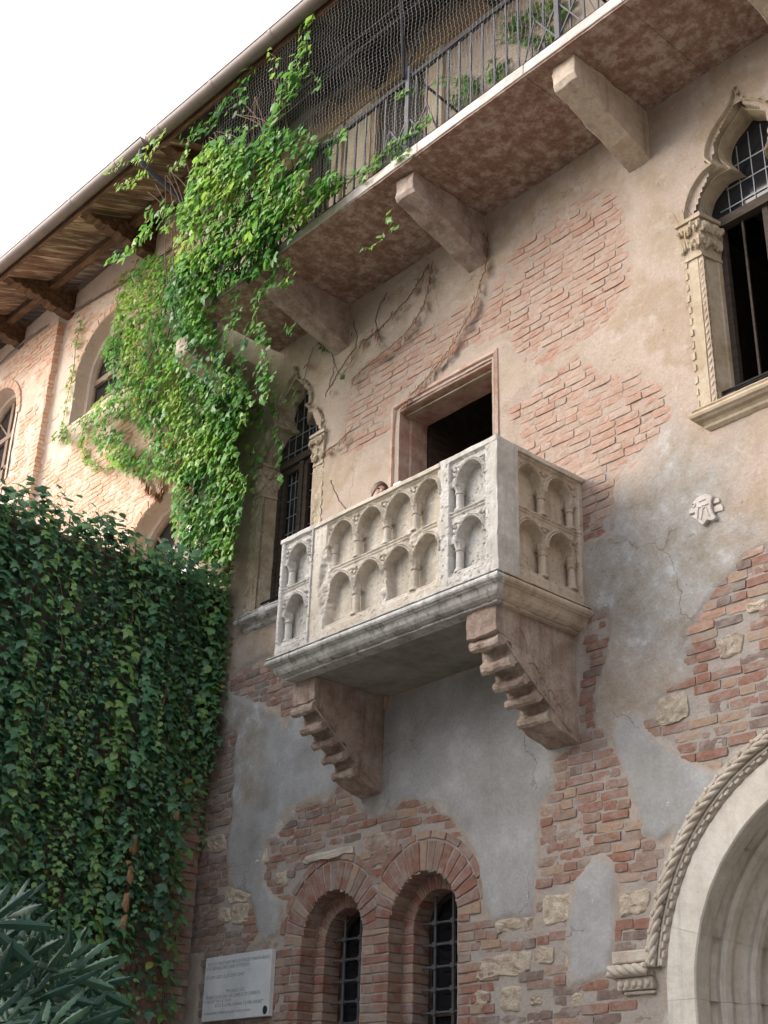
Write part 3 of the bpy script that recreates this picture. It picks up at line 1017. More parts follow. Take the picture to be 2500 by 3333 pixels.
ZB = 1.2
rb = random.Random(4)
for wi, (cx, zs, ra, rc) in enumerate(TW):
    win = sub('arched_window', HOUSE, (cx, 0, zs))
    win['label'] = ['lower left arched window of the pair, in a brick surround with iron grate', 'taller right arched window of the pair, in a brick surround with iron grate'][wi]
    MB_ = MB()
    arch_loft(MB_, cx, zs, ZB, [(ra + 0.012, -0.004), (ra + 0.012, 0.166), (rc + 0.012, 0.166), (rc + 0.012, 0.36), (rc + 0.25, 0.362)])
    MB_.build('mortar', M['wall'], win, recalc=False)
    mid = -8.466

    def tone():
        return rb.choice((0.15, 0.35, 0.5, 0.55, 0.6, 0.7, 0.75, 0.9, 1.0))
    # ring of upright bricks, then the flat ring outside it
    nv = 19
    for i in range(nv):
        a = math.pi * i / nv
        am = a + math.pi / nv / 2
        r1 = ra + 0.245
        if wi == 0 and cx + r1 * math.cos(am) > mid + 0.01 or wi == 1 and cx + r1 * math.cos(am) < mid - 0.01:
            r1 = abs(mid - cx) / abs(math.cos(am))
        if r1 < ra + 0.05:
            continue
        t = tone()
        brick_obj(lambda m: voussoir(m, cx, zs, a + 0.012, math.pi / nv - 0.024, ra + 0.002, r1, -0.014 + rb.uniform(-.004, .004), 0.15, t), M['brick_red'], win)
    nh = 11
    for i in range(nh):
        a = R(8) + (math.pi - R(16)) * i / nh
        am = a + math.pi / nh / 2
        x_ = cx + (ra + 0.29) * math.cos(am)
        if wi == 0 and x_ > mid or wi == 1 and x_ < mid:
            continue
        t = tone()
        brick_obj(lambda m: voussoir(m, cx, zs, a + 0.012, (math.pi - R(16)) / nh - 0.024, ra + 0.26, ra + 0.325, -0.016 + rb.uniform(-.004, .004), 0.04, t, 0.004), M['brick_red'], win)
    # inner order
    nv = 15
    for i in range(nv):
        a = math.pi * i / nv
        t = tone()
        brick_obj(lambda m: voussoir(m, cx, zs, a + 0.015, math.pi / nv - 0.03, rc + 0.002, ra + 0.01, 0.158, 0.34, t), M['brick_red'], win)
    k0, k1 = int(1.9 / CY), int(zs / CY)
    for k in range(k0, k1 + 1):
        z0, z1 = k * CY + 0.006, (k + 1) * CY - 0.006
        if z0 > zs - 0.01:
            continue
        z1 = min(z1, zs + 0.03)
        # inner jambs
        for s in (-1, 1):
            xa, xb = sorted((cx + s * rc, cx + s * (ra + 0.01)))
            t = tone()
            brick_obj(lambda m: m.box(xa + 0.002, xb, 0.156 + rb.uniform(-.004, .004), 0.34, z0, z1, t, 0.003), M['brick_red'], win)
        # outer jamb, toothed into the wall; the pier between the two windows belongs to the left one
        s = -1 if wi == 0 else 1
        L_ = (0.26, 0.13, 0.25, 0.2)[k % 4] + rb.uniform(-0.02, 0.02)
        xi = cx + s * ra
        cuts = [0, L_] if L_ < 0.2 else rb.choice(([0, L_], [0, 0.12, L_]))
        cuts = cuts + [cuts[-1] + 0.012 + rb.choice((0.12, 0.2))] if rb.random() < 0.6 else cuts
        for c0, c1 in zip(cuts[:-1], cuts[1:]):
            xa, xb = sorted((xi + s * (c0 + (0.010 if c0 else 0)), xi + s * c1))
            t = tone()
            brick_obj(lambda m: m.box(xa, xb, -0.014 + rb.uniform(-.005, .005), 0.15, z0, z1, t, 0.004), M['brick_red'], win)
        if wi == 0:
            xa, xb = cx + ra, TW[1][0] - TW[1][2]
            cs = (xa, xb) if k % 3 == 0 else ((xa, xa + 0.15, xb) if k % 3 == 1 else (xa, xb - 0.2, xb))
            for a_, b_ in zip(cs[:-1], cs[1:]):
                t = tone()
                brick_obj(lambda m: m.box(a_ + (0.008 if a_ > xa else 0), b_, -0.014 + rb.uniform(-.005, .005), 0.15, z0, z1, t, 0.004), M['brick_red'], win)
    # bars: uprights with the flats threaded through them
    zt = zs + rc + 0.1
    gr = sub('iron_grate', win, (cx, 0.26, zs))
    for x in (cx - 0.135, cx + 0.075):
        mb = MB()
        mb.tube([(x, 0.262, 1.3), (x, 0.262, zs + math.sqrt(max(0.0, (rc + 0.03) ** 2 - (x - cx) ** 2)))], 0.013, 6)
        mb.build('upright_bar', M['iron'], gr)
    for i in range(9):
        z = zs + 0.045 - 0.172 * i
        mb = MB()
        x0, x1 = cx - rc - 0.03, cx + rc + 0.03
        mb.tube([(x0, 0.262, z), (x1, 0.262, z)], 0.0115, 6)
        for x in (cx - 0.135, cx + 0.075):
            mb.box(x - 0.024, x + 0.024, 0.243, 0.281, z - 0.021, z + 0.021)
        mb.build('cross_bar', M['iron'], gr, bevel=0.004, seg=1)
    mb = MB()
    arch_loft(mb, cx, zs, ZB, [(rc + 0.02, 0.345), (rc - 0.03, 0.345), (rc - 0.03, 0.375)])
    mb.bar((cx, 0.36, 1.2), (cx, 0.36, zs + rc), 0.03)
    for i in range(4):
        mb.bar((cx - rc, 0.36, zs - 0.1 - 0.55 * i), (cx + rc, 0.36, zs - 0.1 - 0.55 * i), 0.022)
    mb.build('window_frame', M['dark_wood'], win, recalc=False)
    mb = MB()
    p = arch_path(cx, zs, ZB, rc + 0.01)
    mb.prism(p, lambda u, v, w_: (u, w_, v), 0.385, 0.392)
    mb.build('pane', M['glass'], win)

# a few bricks in the V between the arches
for z, xs in ((3.98, (-8.56, -8.36)), (3.90, (-8.47,)), (4.06, (-8.62, -8.45, -8.30)), (3.83, (-8.466,))):
    for x in xs:
        t = rb.random()
        brick_obj(lambda m: m.box(x - 0.07, x + 0.07, -0.012, 0.03, z - 0.032, z + 0.032, t, 0.006), M['brick_red'], HOUSE)

# ------------------------------------------------------------------ gothic windows
OG_OUT = [(-.585, 8.60), (-.574, 8.73), (-.542, 8.83), (-.49, 8.925), (-.395, 9.02), (-.278, 9.066), (-.335, 9.16), (-.318, 9.26), (-.272, 9.35), (-.19, 9.44), (-.11, 9.50), (-.042, 9.575), (0, 9.71)]
OG_IN = [(-.491, 8.60), (-.484, 8.764), (-.445, 8.872), (-.39, 8.941), (-.269, 9.008), (-.122, 8.985), (-.2, 9.12), (-.238, 9.21), (-.220, 9.31), (-.174, 9.381), (-.11, 9.43), (-.05, 9.47), (0, 9.515)]


def ogee_curve(pts):
    a = crom([(u, v, 0) for u, v in pts[:6]], 4)
    b = crom([(u, v, 0) for u, v in pts[5:]], 4)
    return [(p.x, p.y) for p in a] + [(p.x, p.y) for p in b[1:]]


OGO, OGI = ogee_curve(OG_OUT), ogee_curve(OG_IN)
OG_PROF = [(-0.05, 0.03), (-0.05, -0.03), (0.0, -0.055), (0.10, -0.06), (0.17, -0.045), (0.22, -0.012), (0.34, 0.0), (0.46, 0.02), (0.55, 0.055), (0.60, 0.075), (0.66, 0.055), (0.74, 0.045), (0.82, 0.06), (0.9, 0.09), (1.0, 0.115), (1.02, 0.15), (1.03, 0.21)]


def leafy(mb, x0, x1, y0, y1, z0, z1, seed, n=14):
    r = random.Random(seed)
    for i in range(n):
        u = (i + 0.5) / n
        mb.blob((x0 + (x1 - x0) * u, y0 + (y1 - y0) * u, r.uniform(z0, z1)), r.uniform(.018, .03), r.uniform(.016, .028), r.uniform(.03, .06), 6, 4, r.random(), 0.25)


def gothic_window(cx, dz, mat, label, worn, seed):
    win = sub('gothic_window', HOUSE, (cx, 0, 8.0 + dz))
    win['label'] = label
    r = random.Random(seed)
    # arch moulding
    mb = MB()
    rings = []
    for t, y in OG_PROF:
        left = [(u + (ui - u) * t, v + (vi - v) * t) for (u, v), (ui, vi) in zip(OGO, OGI)]
        full = left + [(-u, v) for u, v in reversed(left[:-1])]
        rings.append([(cx + u, y, v + dz) for u, v in full])
    mb.loft(rings)
    o = mb.build('arch_moulding', mat, win, smooth=True, recalc=False, subdiv=1 if worn else 0, rough=0.03 if worn else 0.003, rs=11)
    # notched outer edge
    mb = MB()
    acc = 0
    pl = OGO + [(-u, v) for u, v in reversed(OGO[:-1])]
    for (a, b), (c, d) in zip(pl[:-1], pl[1:]):
        acc += math.hypot(c - a, d - b)
        if acc > 0.075:
            acc = 0
            n_ = Vector((-(d - b), 0, c - a)).normalized()
            if n_.x * a < 0:
                n_ = -n_
            p = Vector((cx + a, -0.02, b + dz)) + n_ * 0.003
            q = Vector((cx + c, -0.02, d + dz)) + n_ * 0.003
            mb.bar(p, q, 0.028, 0.05)
    for s in (-1, 1):
        for k in range(13):
            z = 6.90 + dz + k * 0.108
            mb.box(cx + s * 0.606 - 0.012, cx + s * 0.606 + 0.012, -0.036, 0.01, z, z + 0.06, 0.5, 0.004)
    tag(mb.build('notched_edging', mat, win), kind='stuff')
    # jambs
    for s in (-1, 1):
        mb = MB()
        prof = [(0.605, 0.03), (0.605, -0.028), (0.495, -0.03), (0.488, 0.0), (0.452, 0.03), (0.448, 0.05), (0.422, 0.13), (0.412, 0.14), (0.407, 0.21)]
        rings = []
        for i in range(9):
            z = 6.80 + dz + (8.30 - 6.80) * i / 8
            rings.append([(cx + s * u, y, z) for u, y in prof])
        mb.loft(rings)
        mb.build('jamb', mat, win, recalc=False, subdiv=1 if worn else 0, rough=0.016 if worn else 0.003, rs=9)
        mb = MB()
        for ph in range(2):
            mb.tube([(cx + s * 0.472 + 0.012 * math.cos(2 * math.pi * (q / 12 + ph / 2)), -0.004 + 0.012 * math.sin(2 * math.pi * (q / 12 + ph / 2)), 6.82 + dz + 1.46 * q / 130) for q in range(131)], 0.0165, 5)
        mb.build('twisted_colonnette', mat, win, smooth=True)
        # capital
        cap = MB()
        for z0, z1, g0, g1 in ((8.25, 8.28, .012, .012), (8.28, 8.50, 0.0, 0.035), (8.50, 8.60, .035, .03), (8.60, 8.635, .05, .05)):
            a = [(cx + s * (0.60 + g0), -0.03 - g0), (cx + s * (0.455 - g0), -0.03 - g0), (cx + s * (0.405 - g0), 0.21), (cx + s * (0.60 + g0), 0.21)]
            b = [(cx + s * (0.60 + g1), -0.03 - g1), (cx + s * (0.455 - g1), -0.03 - g1), (cx + s * (0.405 - g1), 0.21), (cx + s * (0.60 + g1), 0.21)]
            vs = [(x, y, z0 + dz) for x, y in a] + [(x, y, z1 + dz) for x, y in b]
            cap.add(vs, [(3, 2, 1, 0), (4, 5, 6, 7), (0, 1, 5, 4), (1, 2, 6, 5), (2, 3, 7, 6), (3, 0, 4, 7)])
        leafy(cap, cx + s * 0.62, cx + s * 0.44, -0.05, -0.055, 8.33 + dz, 8.40 + dz, seed + 1, 7)
        leafy(cap, cx + s * 0.44, cx + s * 0.39, -0.05, 0.16, 8.34 + dz, 8.42 + dz, seed + 2, 9)
        leafy(cap, cx + s * 0.63, cx + s * 0.42, -0.075, -0.08, 8.49 + dz, 8.55 + dz, seed + 3, 7)
        leafy(cap, cx + s * 0.41, cx + s * 0.37, -0.06, 0.17, 8.49 + dz, 8.56 + dz, seed + 4, 9)
        cap.build('capital', mat, win, smooth=False, rough=0.006, rs=20)
    # sill with roll and hollow
    mb = MB()
    prof = [(0.0, 6.845), (0.115, 6.84), (0.125, 6.825), (0.115, 6.812), (0.135, 6.80), (0.142, 6.78), (0.135, 6.76), (0.118, 6.75), (0.105, 6.738), (0.075, 6.725), (0.058, 6.705), (0.055, 6.685), (0.03, 6.665), (0.0, 6.66)]
    rings = []
    for k in range(13):
        q = -1 + k / 6
        ring = []
        for d, z in prof:
            ring.append((cx + q * (0.50 + d * 0.95), -d, z + dz))
        rings.append(ring)
    endl = [[(cx + s * 0.50 + s * d * 0.95, 0.02, z + dz) for d, z in prof] for s in (-1, 1)]
    mb.loft([endl[0]] + rings + [endl[1]])
    mb.build('sill', M['cornice'] if worn else M['ochre'], win, smooth=False, rough=0.008 if worn else 0.003, rs=14)
    mb = MB()
    mb.box(cx - 0.6, cx + 0.6, -0.01, 0.36, 6.78 + dz, 6.846 + dz)
    mb.build('sill_bed', mat, win)
    # timber window with leaded panes
    mb = MB()
    y = 0.15 if worn else 0.18
    zt = 8.585 + dz
    mb.box(cx - 0.42, cx + 0.42, y - 0.03, y + 0.05, zt, zt + 0.085)
    mb.box(cx - 0.43, cx - 0.36, y, y + 0.05, 6.84 + dz, zt)
    mb.box(cx + 0.36, cx + 0.43, y, y + 0.05, 6.84 + dz, zt)
    if worn:
        mb.box(cx - 0.035, cx + 0.035, y - 0.01, y + 0.05, 6.84 + dz, zt)
        mb.box(cx - 0.35, cx - 0.29, y + 0.01, y + 0.05, 6.9 + dz, zt - 0.06)
        mb.box(cx - 0.35, cx + 0.35, y + 0.01, y + 0.05, zt - 0.07, zt - 0.003)
        mb.box(cx + 0.10, cx + 0.035, y + 0.005, y + 0.05, 6.9 + dz, zt - 0.06)
    mb.build('window_frame', M['dark_wood'], win)
    mb = MB()
    left = [(u * 1.06, v) for u, v in OGI]
    poly = [(-0.44, zt - dz + 0.04)] + [q for q in left if q[1] > zt - dz + 0.06]
    poly = poly + [(-u, v) for u, v in reversed(poly[:-1])]
    mb.prism(poly, lambda u, v, w_: (cx + u, w_, v + dz), y + 0.035, y + 0.04)
    mb.build('pane', M['glass'], win)
    if worn:
        mb = MB()
        mb.box(cx - 0.44, cx + 0.44, y + 0.056, y + 0.06, 6.84 + dz, zt + 0.02)
        mb.build('pane', M['glass'], win)
    mb = MB()
    for x in (-0.3, -0.18, -0.06, 0.06, 0.18, 0.3):
        top = np.interp(abs(x), [0.0, 0.2, 0.24, 0.3, 0.4], [9.47, 9.33, 9.1, 9.0, 8.9]) + dz
        mb.bar((cx + x, y + 0.03, zt + 0.085), (cx + x, y + 0.03, top), 0.007)
    for z in (0.19, 0.38, 0.57):
        hw = np.interp(zt + z - dz, [8.7, 9.0, 9.15, 9.3], [0.42, 0.3, 0.24, 0.2])
        mb.bar((cx - hw, y + 0.03, zt + z), (cx + hw, y + 0.03, zt + z), 0.009)
    if worn:
        for x in (-0.24, -0.16, -0.09, 0.15, 0.22, 0.3):
            mb.bar((cx + x, y + 0.052, 6.9 + dz), (cx + x, y + 0.052, zt - 0.06), 0.006)
        for k in range(8):
            mb.bar((cx - 0.3, y + 0.052, 7.0 + dz + 0.2 * k), (cx + 0.33, y + 0.052, 7.0 + dz + 0.2 * k), 0.007)
    mb.build('lead_came', M['lead'], win)
    if not worn:
        mb = MB()
        for x in (-0.2, 0.02, 0.2):
            mb.bar((cx + x, y + 0.03, 6.85 + dz), (cx + x, y + 0.03, zt), 0.018 if x != 0.02 else 0.05)
        mb.build('mullion', M['dark_wood'], win)
    # iron rail across the opening
    mb = MB()
    mb.tube([(cx - 0.47, 0.06, 7.0 + dz), (cx + 0.47, 0.06, 7.0 + dz)], 0.012, 6)
    if not worn:
        mb.tube([(cx - 0.47, 0.05, 6.975 + dz), (cx + 0.47, 0.05, 6.975 + dz)], 0.006, 6)
    mb.build('iron_rail', M['black_iron'], win)
    # bird spikes on the capitals
    mb = MB()
    for s in (-1, 1):
        for k in range(8):
            p = Vector((cx + s * (0.62 - 0.2 * min(1, k / 3)), -0.05 + 0.2 * max(0, k - 3) / 4, 8.635 + dz))
            mb.tube([p, p + Vector((r.uniform(-.04, .04), r.uniform(-.05, .02), 0.11))], 0.0025, 4)
    tag(mb.build('bird_spike', M['iron'], win), kind='stuff')
    if worn:
        mb = MB()
        c = (cx + 0.10 - 0.32, -0.12, 6.75 + dz)
        mb.blob((cx - 0.13, -0.135, 6.76 + dz), 0.05, 0.05, 0.07, 8, 6, 0.5, 0.12)
        mb.build('carved_boss', M['cornice'], win, smooth=True)
    return win


gothic_window(GW[0][0], GW[0][1], M['tuff'], 'weathered gothic window behind the balcony, its arch overgrown with creeper', True, 3)
gothic_window(GW[1][0], GW[1][1], M['ochre'], 'gothic window high on the right with a trefoil arch and bird spikes', False, 4)

# ------------------------------------------------------------------ balcony doorway
door = sub('balcony_doorway', HOUSE, (-7.72, 0, 5.6))
mb = MB()
DL, DR, DT, DB = -8.445, -6.995, 8.44, 5.3
prof = [(-0.004, 0.03), (0.0, -0.035), (0.035, -0.045), (0.045, -0.05), (0.055, -0.035), (0.06, -0.015), (0.085, -0.012), (0.10, -0.024), (0.113, -0.018), (0.118, 0.004), (0.118, 0.112), (0.124, 0.120), (0.134, 0.124), (0.134, 0.335)]
rings = []
for o_, y in prof:
    rings.append([(DL + o_, y, DB), (DL + o_, y, 7.0), (DL + o_, y, DT - o_), (-7.72, y, DT + 0.012 - o_), (DR - o_ * 0.72, y, DT - o_), (DR - o_ * 0.72, y, 7.0), (DR - o_ * 0.72, y, DB)])
mb.loft(rings)
mb.build('door_surround', M['doorframe'], door, recalc=False, subdiv=1, rough=0.005, rs=16)
mb = MB()
mb.box(DL + 0.12, DR - 0.08, 0.10, 0.112, DT - 0.136, DT - 0.119)
mb.box(DL + 0.12, DR - 0.08, 0.055, 0.11, DT - 0.137, DT - 0.121)
mb.build('lintel_fillet', M['ochre'], door)
mb = MB()
mb.box(DL + 0.1, DR - 0.06, 0.0, 0.42, 5.50, 5.66)
mb.build('threshold', M['balcony'], door)
mb = MB()
mb.box(-8.40, -8.29, 0.36, 1.2, 5.66, 8.3)
for k in range(3):
    mb.box(-8.30, -8.285, 0.45, 1.15, 5.8 + k * 0.85, 6.5 + k * 0.85)
mb.build('door_leaf', M['dark_wood'], door)

# ------------------------------------------------------------------ portal
por = sub('stone_portal', HOUSE, (PORT_C, 0, PORT_Z))
por['label'] = 'round arched stone portal with rope moulding at the lower right corner'
# hood: bead edge, rope, leaf band
ZI = 2.915                                       # where the hood turns outwards


def hood_path(r, a1=0.0):
    a0 = math.pi - math.asin((ZI - PORT_Z) / r)
    return [(PORT_C + r * math.cos(a0 + (a1 - a0) * i / 90), PORT_Z + r * math.sin(a0 + (a1 - a0) * i / 90)) for i in range(91)]


mb = MB()
hood = [(1.725, 0.02), (1.725, -0.05), (1.715, -0.062), (1.695, -0.062), (1.685, -0.045), (1.625, -0.045), (1.618, -0.055), (1.605, -0.055), (1.60, -0.035), (1.57, -0.022), (1.566, 0.02)]
mb.loft([[(u, y, v) for u, v in hood_path(r)] for r, y in hood])
mb.build('hood_moulding', M['rope'], por, recalc=False)
mb = MB()
acc = 0
hp = hood_path(1.706)
for i, ((a, b), (c, d)) in enumerate(zip(hp[:-1], hp[1:])):
    if i % 2 == 0:
        mb.blob((a, -0.062, b), 0.02, 0.012, 0.02, 6, 4, 0.5, 0.2)
tag(mb.build('bead_row', M['rope'], por, smooth=True), kind='stuff')


def rope(pts, r, pitch, name, parent, nrm=Vector((0, -1, 0))):
    mb = MB()
    P = [Vector(p) for p in pts]
    L_ = [0.0]
    for a, b in zip(P[:-1], P[1:]):
        L_.append(L_[-1] + (b - a).length)
    n = int(L_[-1] / 0.018)
    for ph in range(3):
        out = []
        for i in range(n + 1):
            s = L_[-1] * i / n
            j = max(k for k in range(len(L_)) if L_[k] <= s + 1e-9)
            j = min(j, len(P) - 2)
            t = (s - L_[j]) / (L_[j + 1] - L_[j])
            p = P[j].lerp(P[j + 1], t)
            d = (P[j + 1] - P[j]).normalized()
            e = nrm.cross(d).normalized()
            a = 2 * math.pi * (s / pitch + ph / 3)
            out.append(p + e * (r * 0.52 * math.cos(a)) + nrm * (r * 0.52 * math.sin(a)))
        mb.tube(out, r * 0.56, 7)
    return mb.build(name, M['rope'], parent, smooth=True)


rope([(u, -0.062, v) for u, v in hood_path(1.656)], 0.031, 0.26, 'rope_moulding', por)
# leaf band
hp = hood_path(1.592)
mb = MB()
for i in range(0, 90, 2):
    (a, b), (c, d) = hp[i], hp[min(i + 2, 90)]
    ang = math.atan2(b - PORT_Z, a - PORT_C)
    for s, rr in ((0.25, 1.597), (0.75, 1.583)):
        aa = ang - (0.062 * s)
        c0 = Vector((PORT_C + rr * math.cos(aa), -0.046, PORT_Z + rr * math.sin(aa)))
        tx = Vector((math.sin(aa), 0, -math.cos(aa)))
        nx_ = Vector((math.cos(aa), 0, math.sin(aa)))
        pts = [c0 + tx * (0.034 * math.cos(q)) + nx_ * (0.018 * math.sin(q)) + Vector((0, 0.02, 0)) for q in [2 * math.pi * k / 8 for k in range(8)]]
        mid_ = [c0 + tx * (0.024 * math.cos(q)) + nx_ * (0.011 * math.sin(q)) - Vector((0, 0.006, 0)) for q in [2 * math.pi * k / 8 for k in range(8)]]
        mb.loft([pts, mid_], 0.5, True)
        k = len(mb.v)
        mb.f.append(tuple(range(k - 8, k)))
        mb.t.append(0.5)
tag(mb.build('leaf_band', M['rope'], por, smooth=False), kind='stuff')
# horizontal return of the hood
mb = MB()
x0, x1 = -5.99, -5.665
for z0, z1, xa, y in ((2.955, 3.035, x0 + 0.02, -0.055), (2.86, 2.955, x0, -0.045), (2.78, 2.86, x0 + 0.05, -0.05), (2.755, 2.78, x0 + 0.09, -0.03)):
    mb.box(xa, x1 + 0.02, y, 0.02, z0, z1, 0.5, 0.003)
mb.build('hood_return', M['rope'], por, bevel=0.012)
rope([(x0 + 0.0, -0.062, 2.905), (x1 + 0.0, -0.062, 2.905)], 0.042, 0.22, 'rope_return', por)
mb = MB()
for k in range(5):
    mb.blob((x0 + 0.09 + k * 0.055, -0.05, 2.82), 0.026, 0.016, 0.03, 7, 5, 0.5, 0.2)
tag(mb.build('leaf_return', M['rope'], por, smooth=True), kind='stuff')
# arch stones
A = [180, 163, 137, 108, 80, 50, 22, 0]
for a0, a1 in zip(A[:-1], A[1:]):
    mb = MB()
    n_ = 9
    g_ = 0.0005
    prof = [(1.566, 0.02), (1.564, -0.024), (1.558, -0.03), (1.345, -0.03), (1.335, -0.02), (1.335, 0.11), (1.365, 0.15), (1.375, 0.19), (1.345, 0.21), (1.31, 0.20), (1.285, 0.225), (1.275, 0.27), (1.285, 0.32), (1.27, 0.37), (1.235, 0.39), (1.20, 0.375), (1.175, 0.395), (1.165, 0.43), (1.195, 0.47), (1.195, 0.50), (1.14, 0.51), (1.12, 0.53), (1.116, 0.72)]
    rings = []
    for r_, y in prof:
        rings.append([(PORT_C + r_ * math.cos(R(a0 + (a1 - a0) * i / n_) + (g_ if i == n_ else 0) - (g_ if i == 0 else 0)), y, PORT_Z + r_ * math.sin(R(a0 + (a1 - a0) * i / n_) + (g_ if i == n_ else 0) - (g_ if i == 0 else 0))) for i in range(n_ + 1)])
    mb.loft(rings)
    # end faces so that the joints have depth
    for e in (0, n_):
        pts = [rg[e] for rg in rings]
        inner = [(p[0], 0.5, p[2]) for p in pts]
        mb.loft([pts, inner])
    mb.build('arch_stone', M['portal'], por, recalc=False, smooth=False, rough=0.003, rs=9)
for s in (-1, 1):
    for z0, z1 in ((1.95, 2.699), (1.1, 1.949), (0.0, 1.096)):
        mb = MB()
        prof2 = [(1.566, 0.02), (1.564, -0.024), (1.558, -0.03), (1.345, -0.03), (1.335, -0.02), (1.335, 0.11), (1.365, 0.15), (1.375, 0.19), (1.345, 0.21), (1.31, 0.20), (1.285, 0.225), (1.275, 0.27), (1.285, 0.32), (1.27, 0.37), (1.235, 0.39), (1.20, 0.375), (1.175, 0.395), (1.165, 0.43), (1.195, 0.47), (1.195, 0.50), (1.14, 0.51), (1.12, 0.53), (1.116, 0.72)]
        mb.loft([[(PORT_C + s * r_, y, z0 + (z1 - z0) * i / 5) for r_, y in prof2] for i in range(6)])
        mb.build('jamb_stone', M['portal'], por, recalc=False, rough=0.004, rs=9)
mb = MB()
arch_loft(mb, PORT_C, PORT_Z, 0.0, [(1.56, 0.012), (1.39, 0.02), (1.39, 0.7)], 40)
mb.build('mortar_bed', M['wall'], por, recalc=False)
mb = MB()
for i in range(6):
    mb.box(PORT_C - 1.14 + i * 0.38, PORT_C - 1.14 + i * 0.38 + 0.37, 0.80, 0.86, 0.0, 3.9)
mb.build('door_board', M['dark_wood'], por)

# ------------------------------------------------------------------ the balcony
BAL = thing('stone_balcony', 'carved stone balcony with two tiers of blind arches on a pair of stepped pink corbels', 'balcony', (-7.42, -0.5, 5.41))
BX0, BX1, BY, BZ0, BZ1 = -8.775, -6.08, -1.02, 5.60, 6.745


def arch_sd(u, z, c, a, zs, zb):
    """negative inside a slightly pointed arch bay"""
    k = 0.22 * a
    up = np.hypot(np.abs(u - c) + k, z - zs) - (a + k)
    dn = np.abs(u - c) - a
    s = np.where(z > zs, up, dn)
    return np.maximum(s, zb - z)


def carve(u, z, bays, rows, frame, seed, rough=1.0):
    """depth behind the front plane. bays: centres, rows: (bottom, springing, half width) per tier, frame = (u0, u1, z0, z1)"""
    d = np.zeros(u.shape)
    u0, u1, z0, z1 = frame
    fr = np.minimum(np.minimum(u - u0, u1 - u), np.minimum(z - z0, z1 - z))     # >0 inside the sunk field
    d += 0.022 * sstep(0.0, 0.012, fr)
    for zb, zs, a in rows:
        s = np.full(u.shape, 9.0)
        for c in bays:
            s = np.minimum(s, arch_sd(u, z, c, a, zs, zb))
        inb = np.maximum(sstep(0.004, -0.004, s), sstep(zs - 0.002, zs - 0.014, z) * sstep(zb - 0.004, zb + 0.004, z) * sstep(0.006, 0.014, fr))
        row = (z > zb - 0.03) & (z < zs + a * 1.25 + 0.06)
        roll = np.maximum(0, 1 - ((s - 0.010) / 0.009) ** 2) * 0.026 + np.maximum(0, 1 - ((s - 0.028) / 0.008) ** 2) * 0.020
        roll = np.where((z > zs - 0.02) & row, roll, 0)
        # foliage in the spandrels
        sp = (s > 0.040) & (z > zs + a * 0.42) & (z < zs + a * 1.22) & row
        leaf = np.abs(np.sin(u * 62 + seed) * np.sin(z * 70 + u * 25 + seed)) + 0.5 * np.abs(np.sin(u * 31 - z * 83))
        pit = sstep(0.75, 0.45, leaf) * 0.032
        d += np.where(sp & (fr > 0.012), pit, 0)
        d -= roll
        d = d + inb * (0.105 - 0.022)
    # string course between the tiers
    zm = rows[0][0] - 0.018
    st = np.maximum(0, 1 - ((z - zm) / 0.011) ** 2) * 0.016 + np.maximum(0, 1 - ((z - zm + 0.026) / 0.009) ** 2) * 0.012
    d -= np.where(fr > 0.0, st, 0)
    nz_ = fbm(u + seed, z, 14, 5) - 0.5
    nf = fbm(u - seed, z, 60, 3) - 0.5
    d += rough * (nz_ * 0.010 + nf * 0.007)
    pits = sstep(0.70, 0.80, fbm(u * 1.0 + 3 * seed, z, 45, 2)) * 0.010
    return d + pits * rough


def panel(name, axis, u0, u1, z0, z1, plane, fn, mat, parent, cell=0.006, back=0.13):
    nu, nz_ = int((u1 - u0) / cell) + 1, int((z1 - z0) / cell) + 1
    U, Z = np.meshgrid(np.linspace(u0, u1, nu), np.linspace(z0, z1, nz_))
    d = fn(U, Z)
    # soften the outer arrises
    idx = np.arange(nu * nz_).reshape(nz_, nu)
    F = np.stack([idx[:-1, :-1], idx[:-1, 1:], idx[1:, 1:], idx[1:, :-1]], -1).reshape(-1, 4)
    if axis == 'x':
        V = np.stack([U, plane + d, Z], -1).reshape(-1, 3)
    else:
        V = np.stack([plane - d, U, Z], -1).reshape(-1, 3)
    # skirts back to the core
    b = np.concatenate([idx[0, :], idx[1:, -1], idx[-1, -2::-1], idx[-2:0:-1, 0]])
    B = V[b].copy()
    if axis == 'x':
        B[:, 1] = plane + back
    else:
        B[:, 0] = plane - back
    n0 = len(V)
    q = len(b)
    k = np.arange(q)
    S = np.stack([b[(k + 1) % q], b, n0 + k, n0 + (k + 1) % q], -1)
    return np_mesh(name, np.concatenate([V, B]), np.concatenate([F, S]), mat, parent, True)


ROW_T = lambda a: (6.262, 6.475, a)
ROW_B = lambda a: (5.742, 5.985, a)


def chip(u, z, cx, cz, r, depth):
    n_ = fbm(u, z, 9, 4)
    return sstep(1.25, 0.55, np.hypot((u - cx) / r[0], (z - cz) / r[1]) + (n_ - 0.5) * 0.9) * depth


# left panel
def f_left(u, z):
    d = carve(u, z, [-8.512], [ROW_T(0.128), ROW_B(0.128)], (-8.725, -8.325, 5.70, 6.70), 1.0)
    return d + 0.02 * sstep(0.02, 0, u - BX0) + chip(u, z, BX0, BZ1, (0.07, 0.05), 0.05)


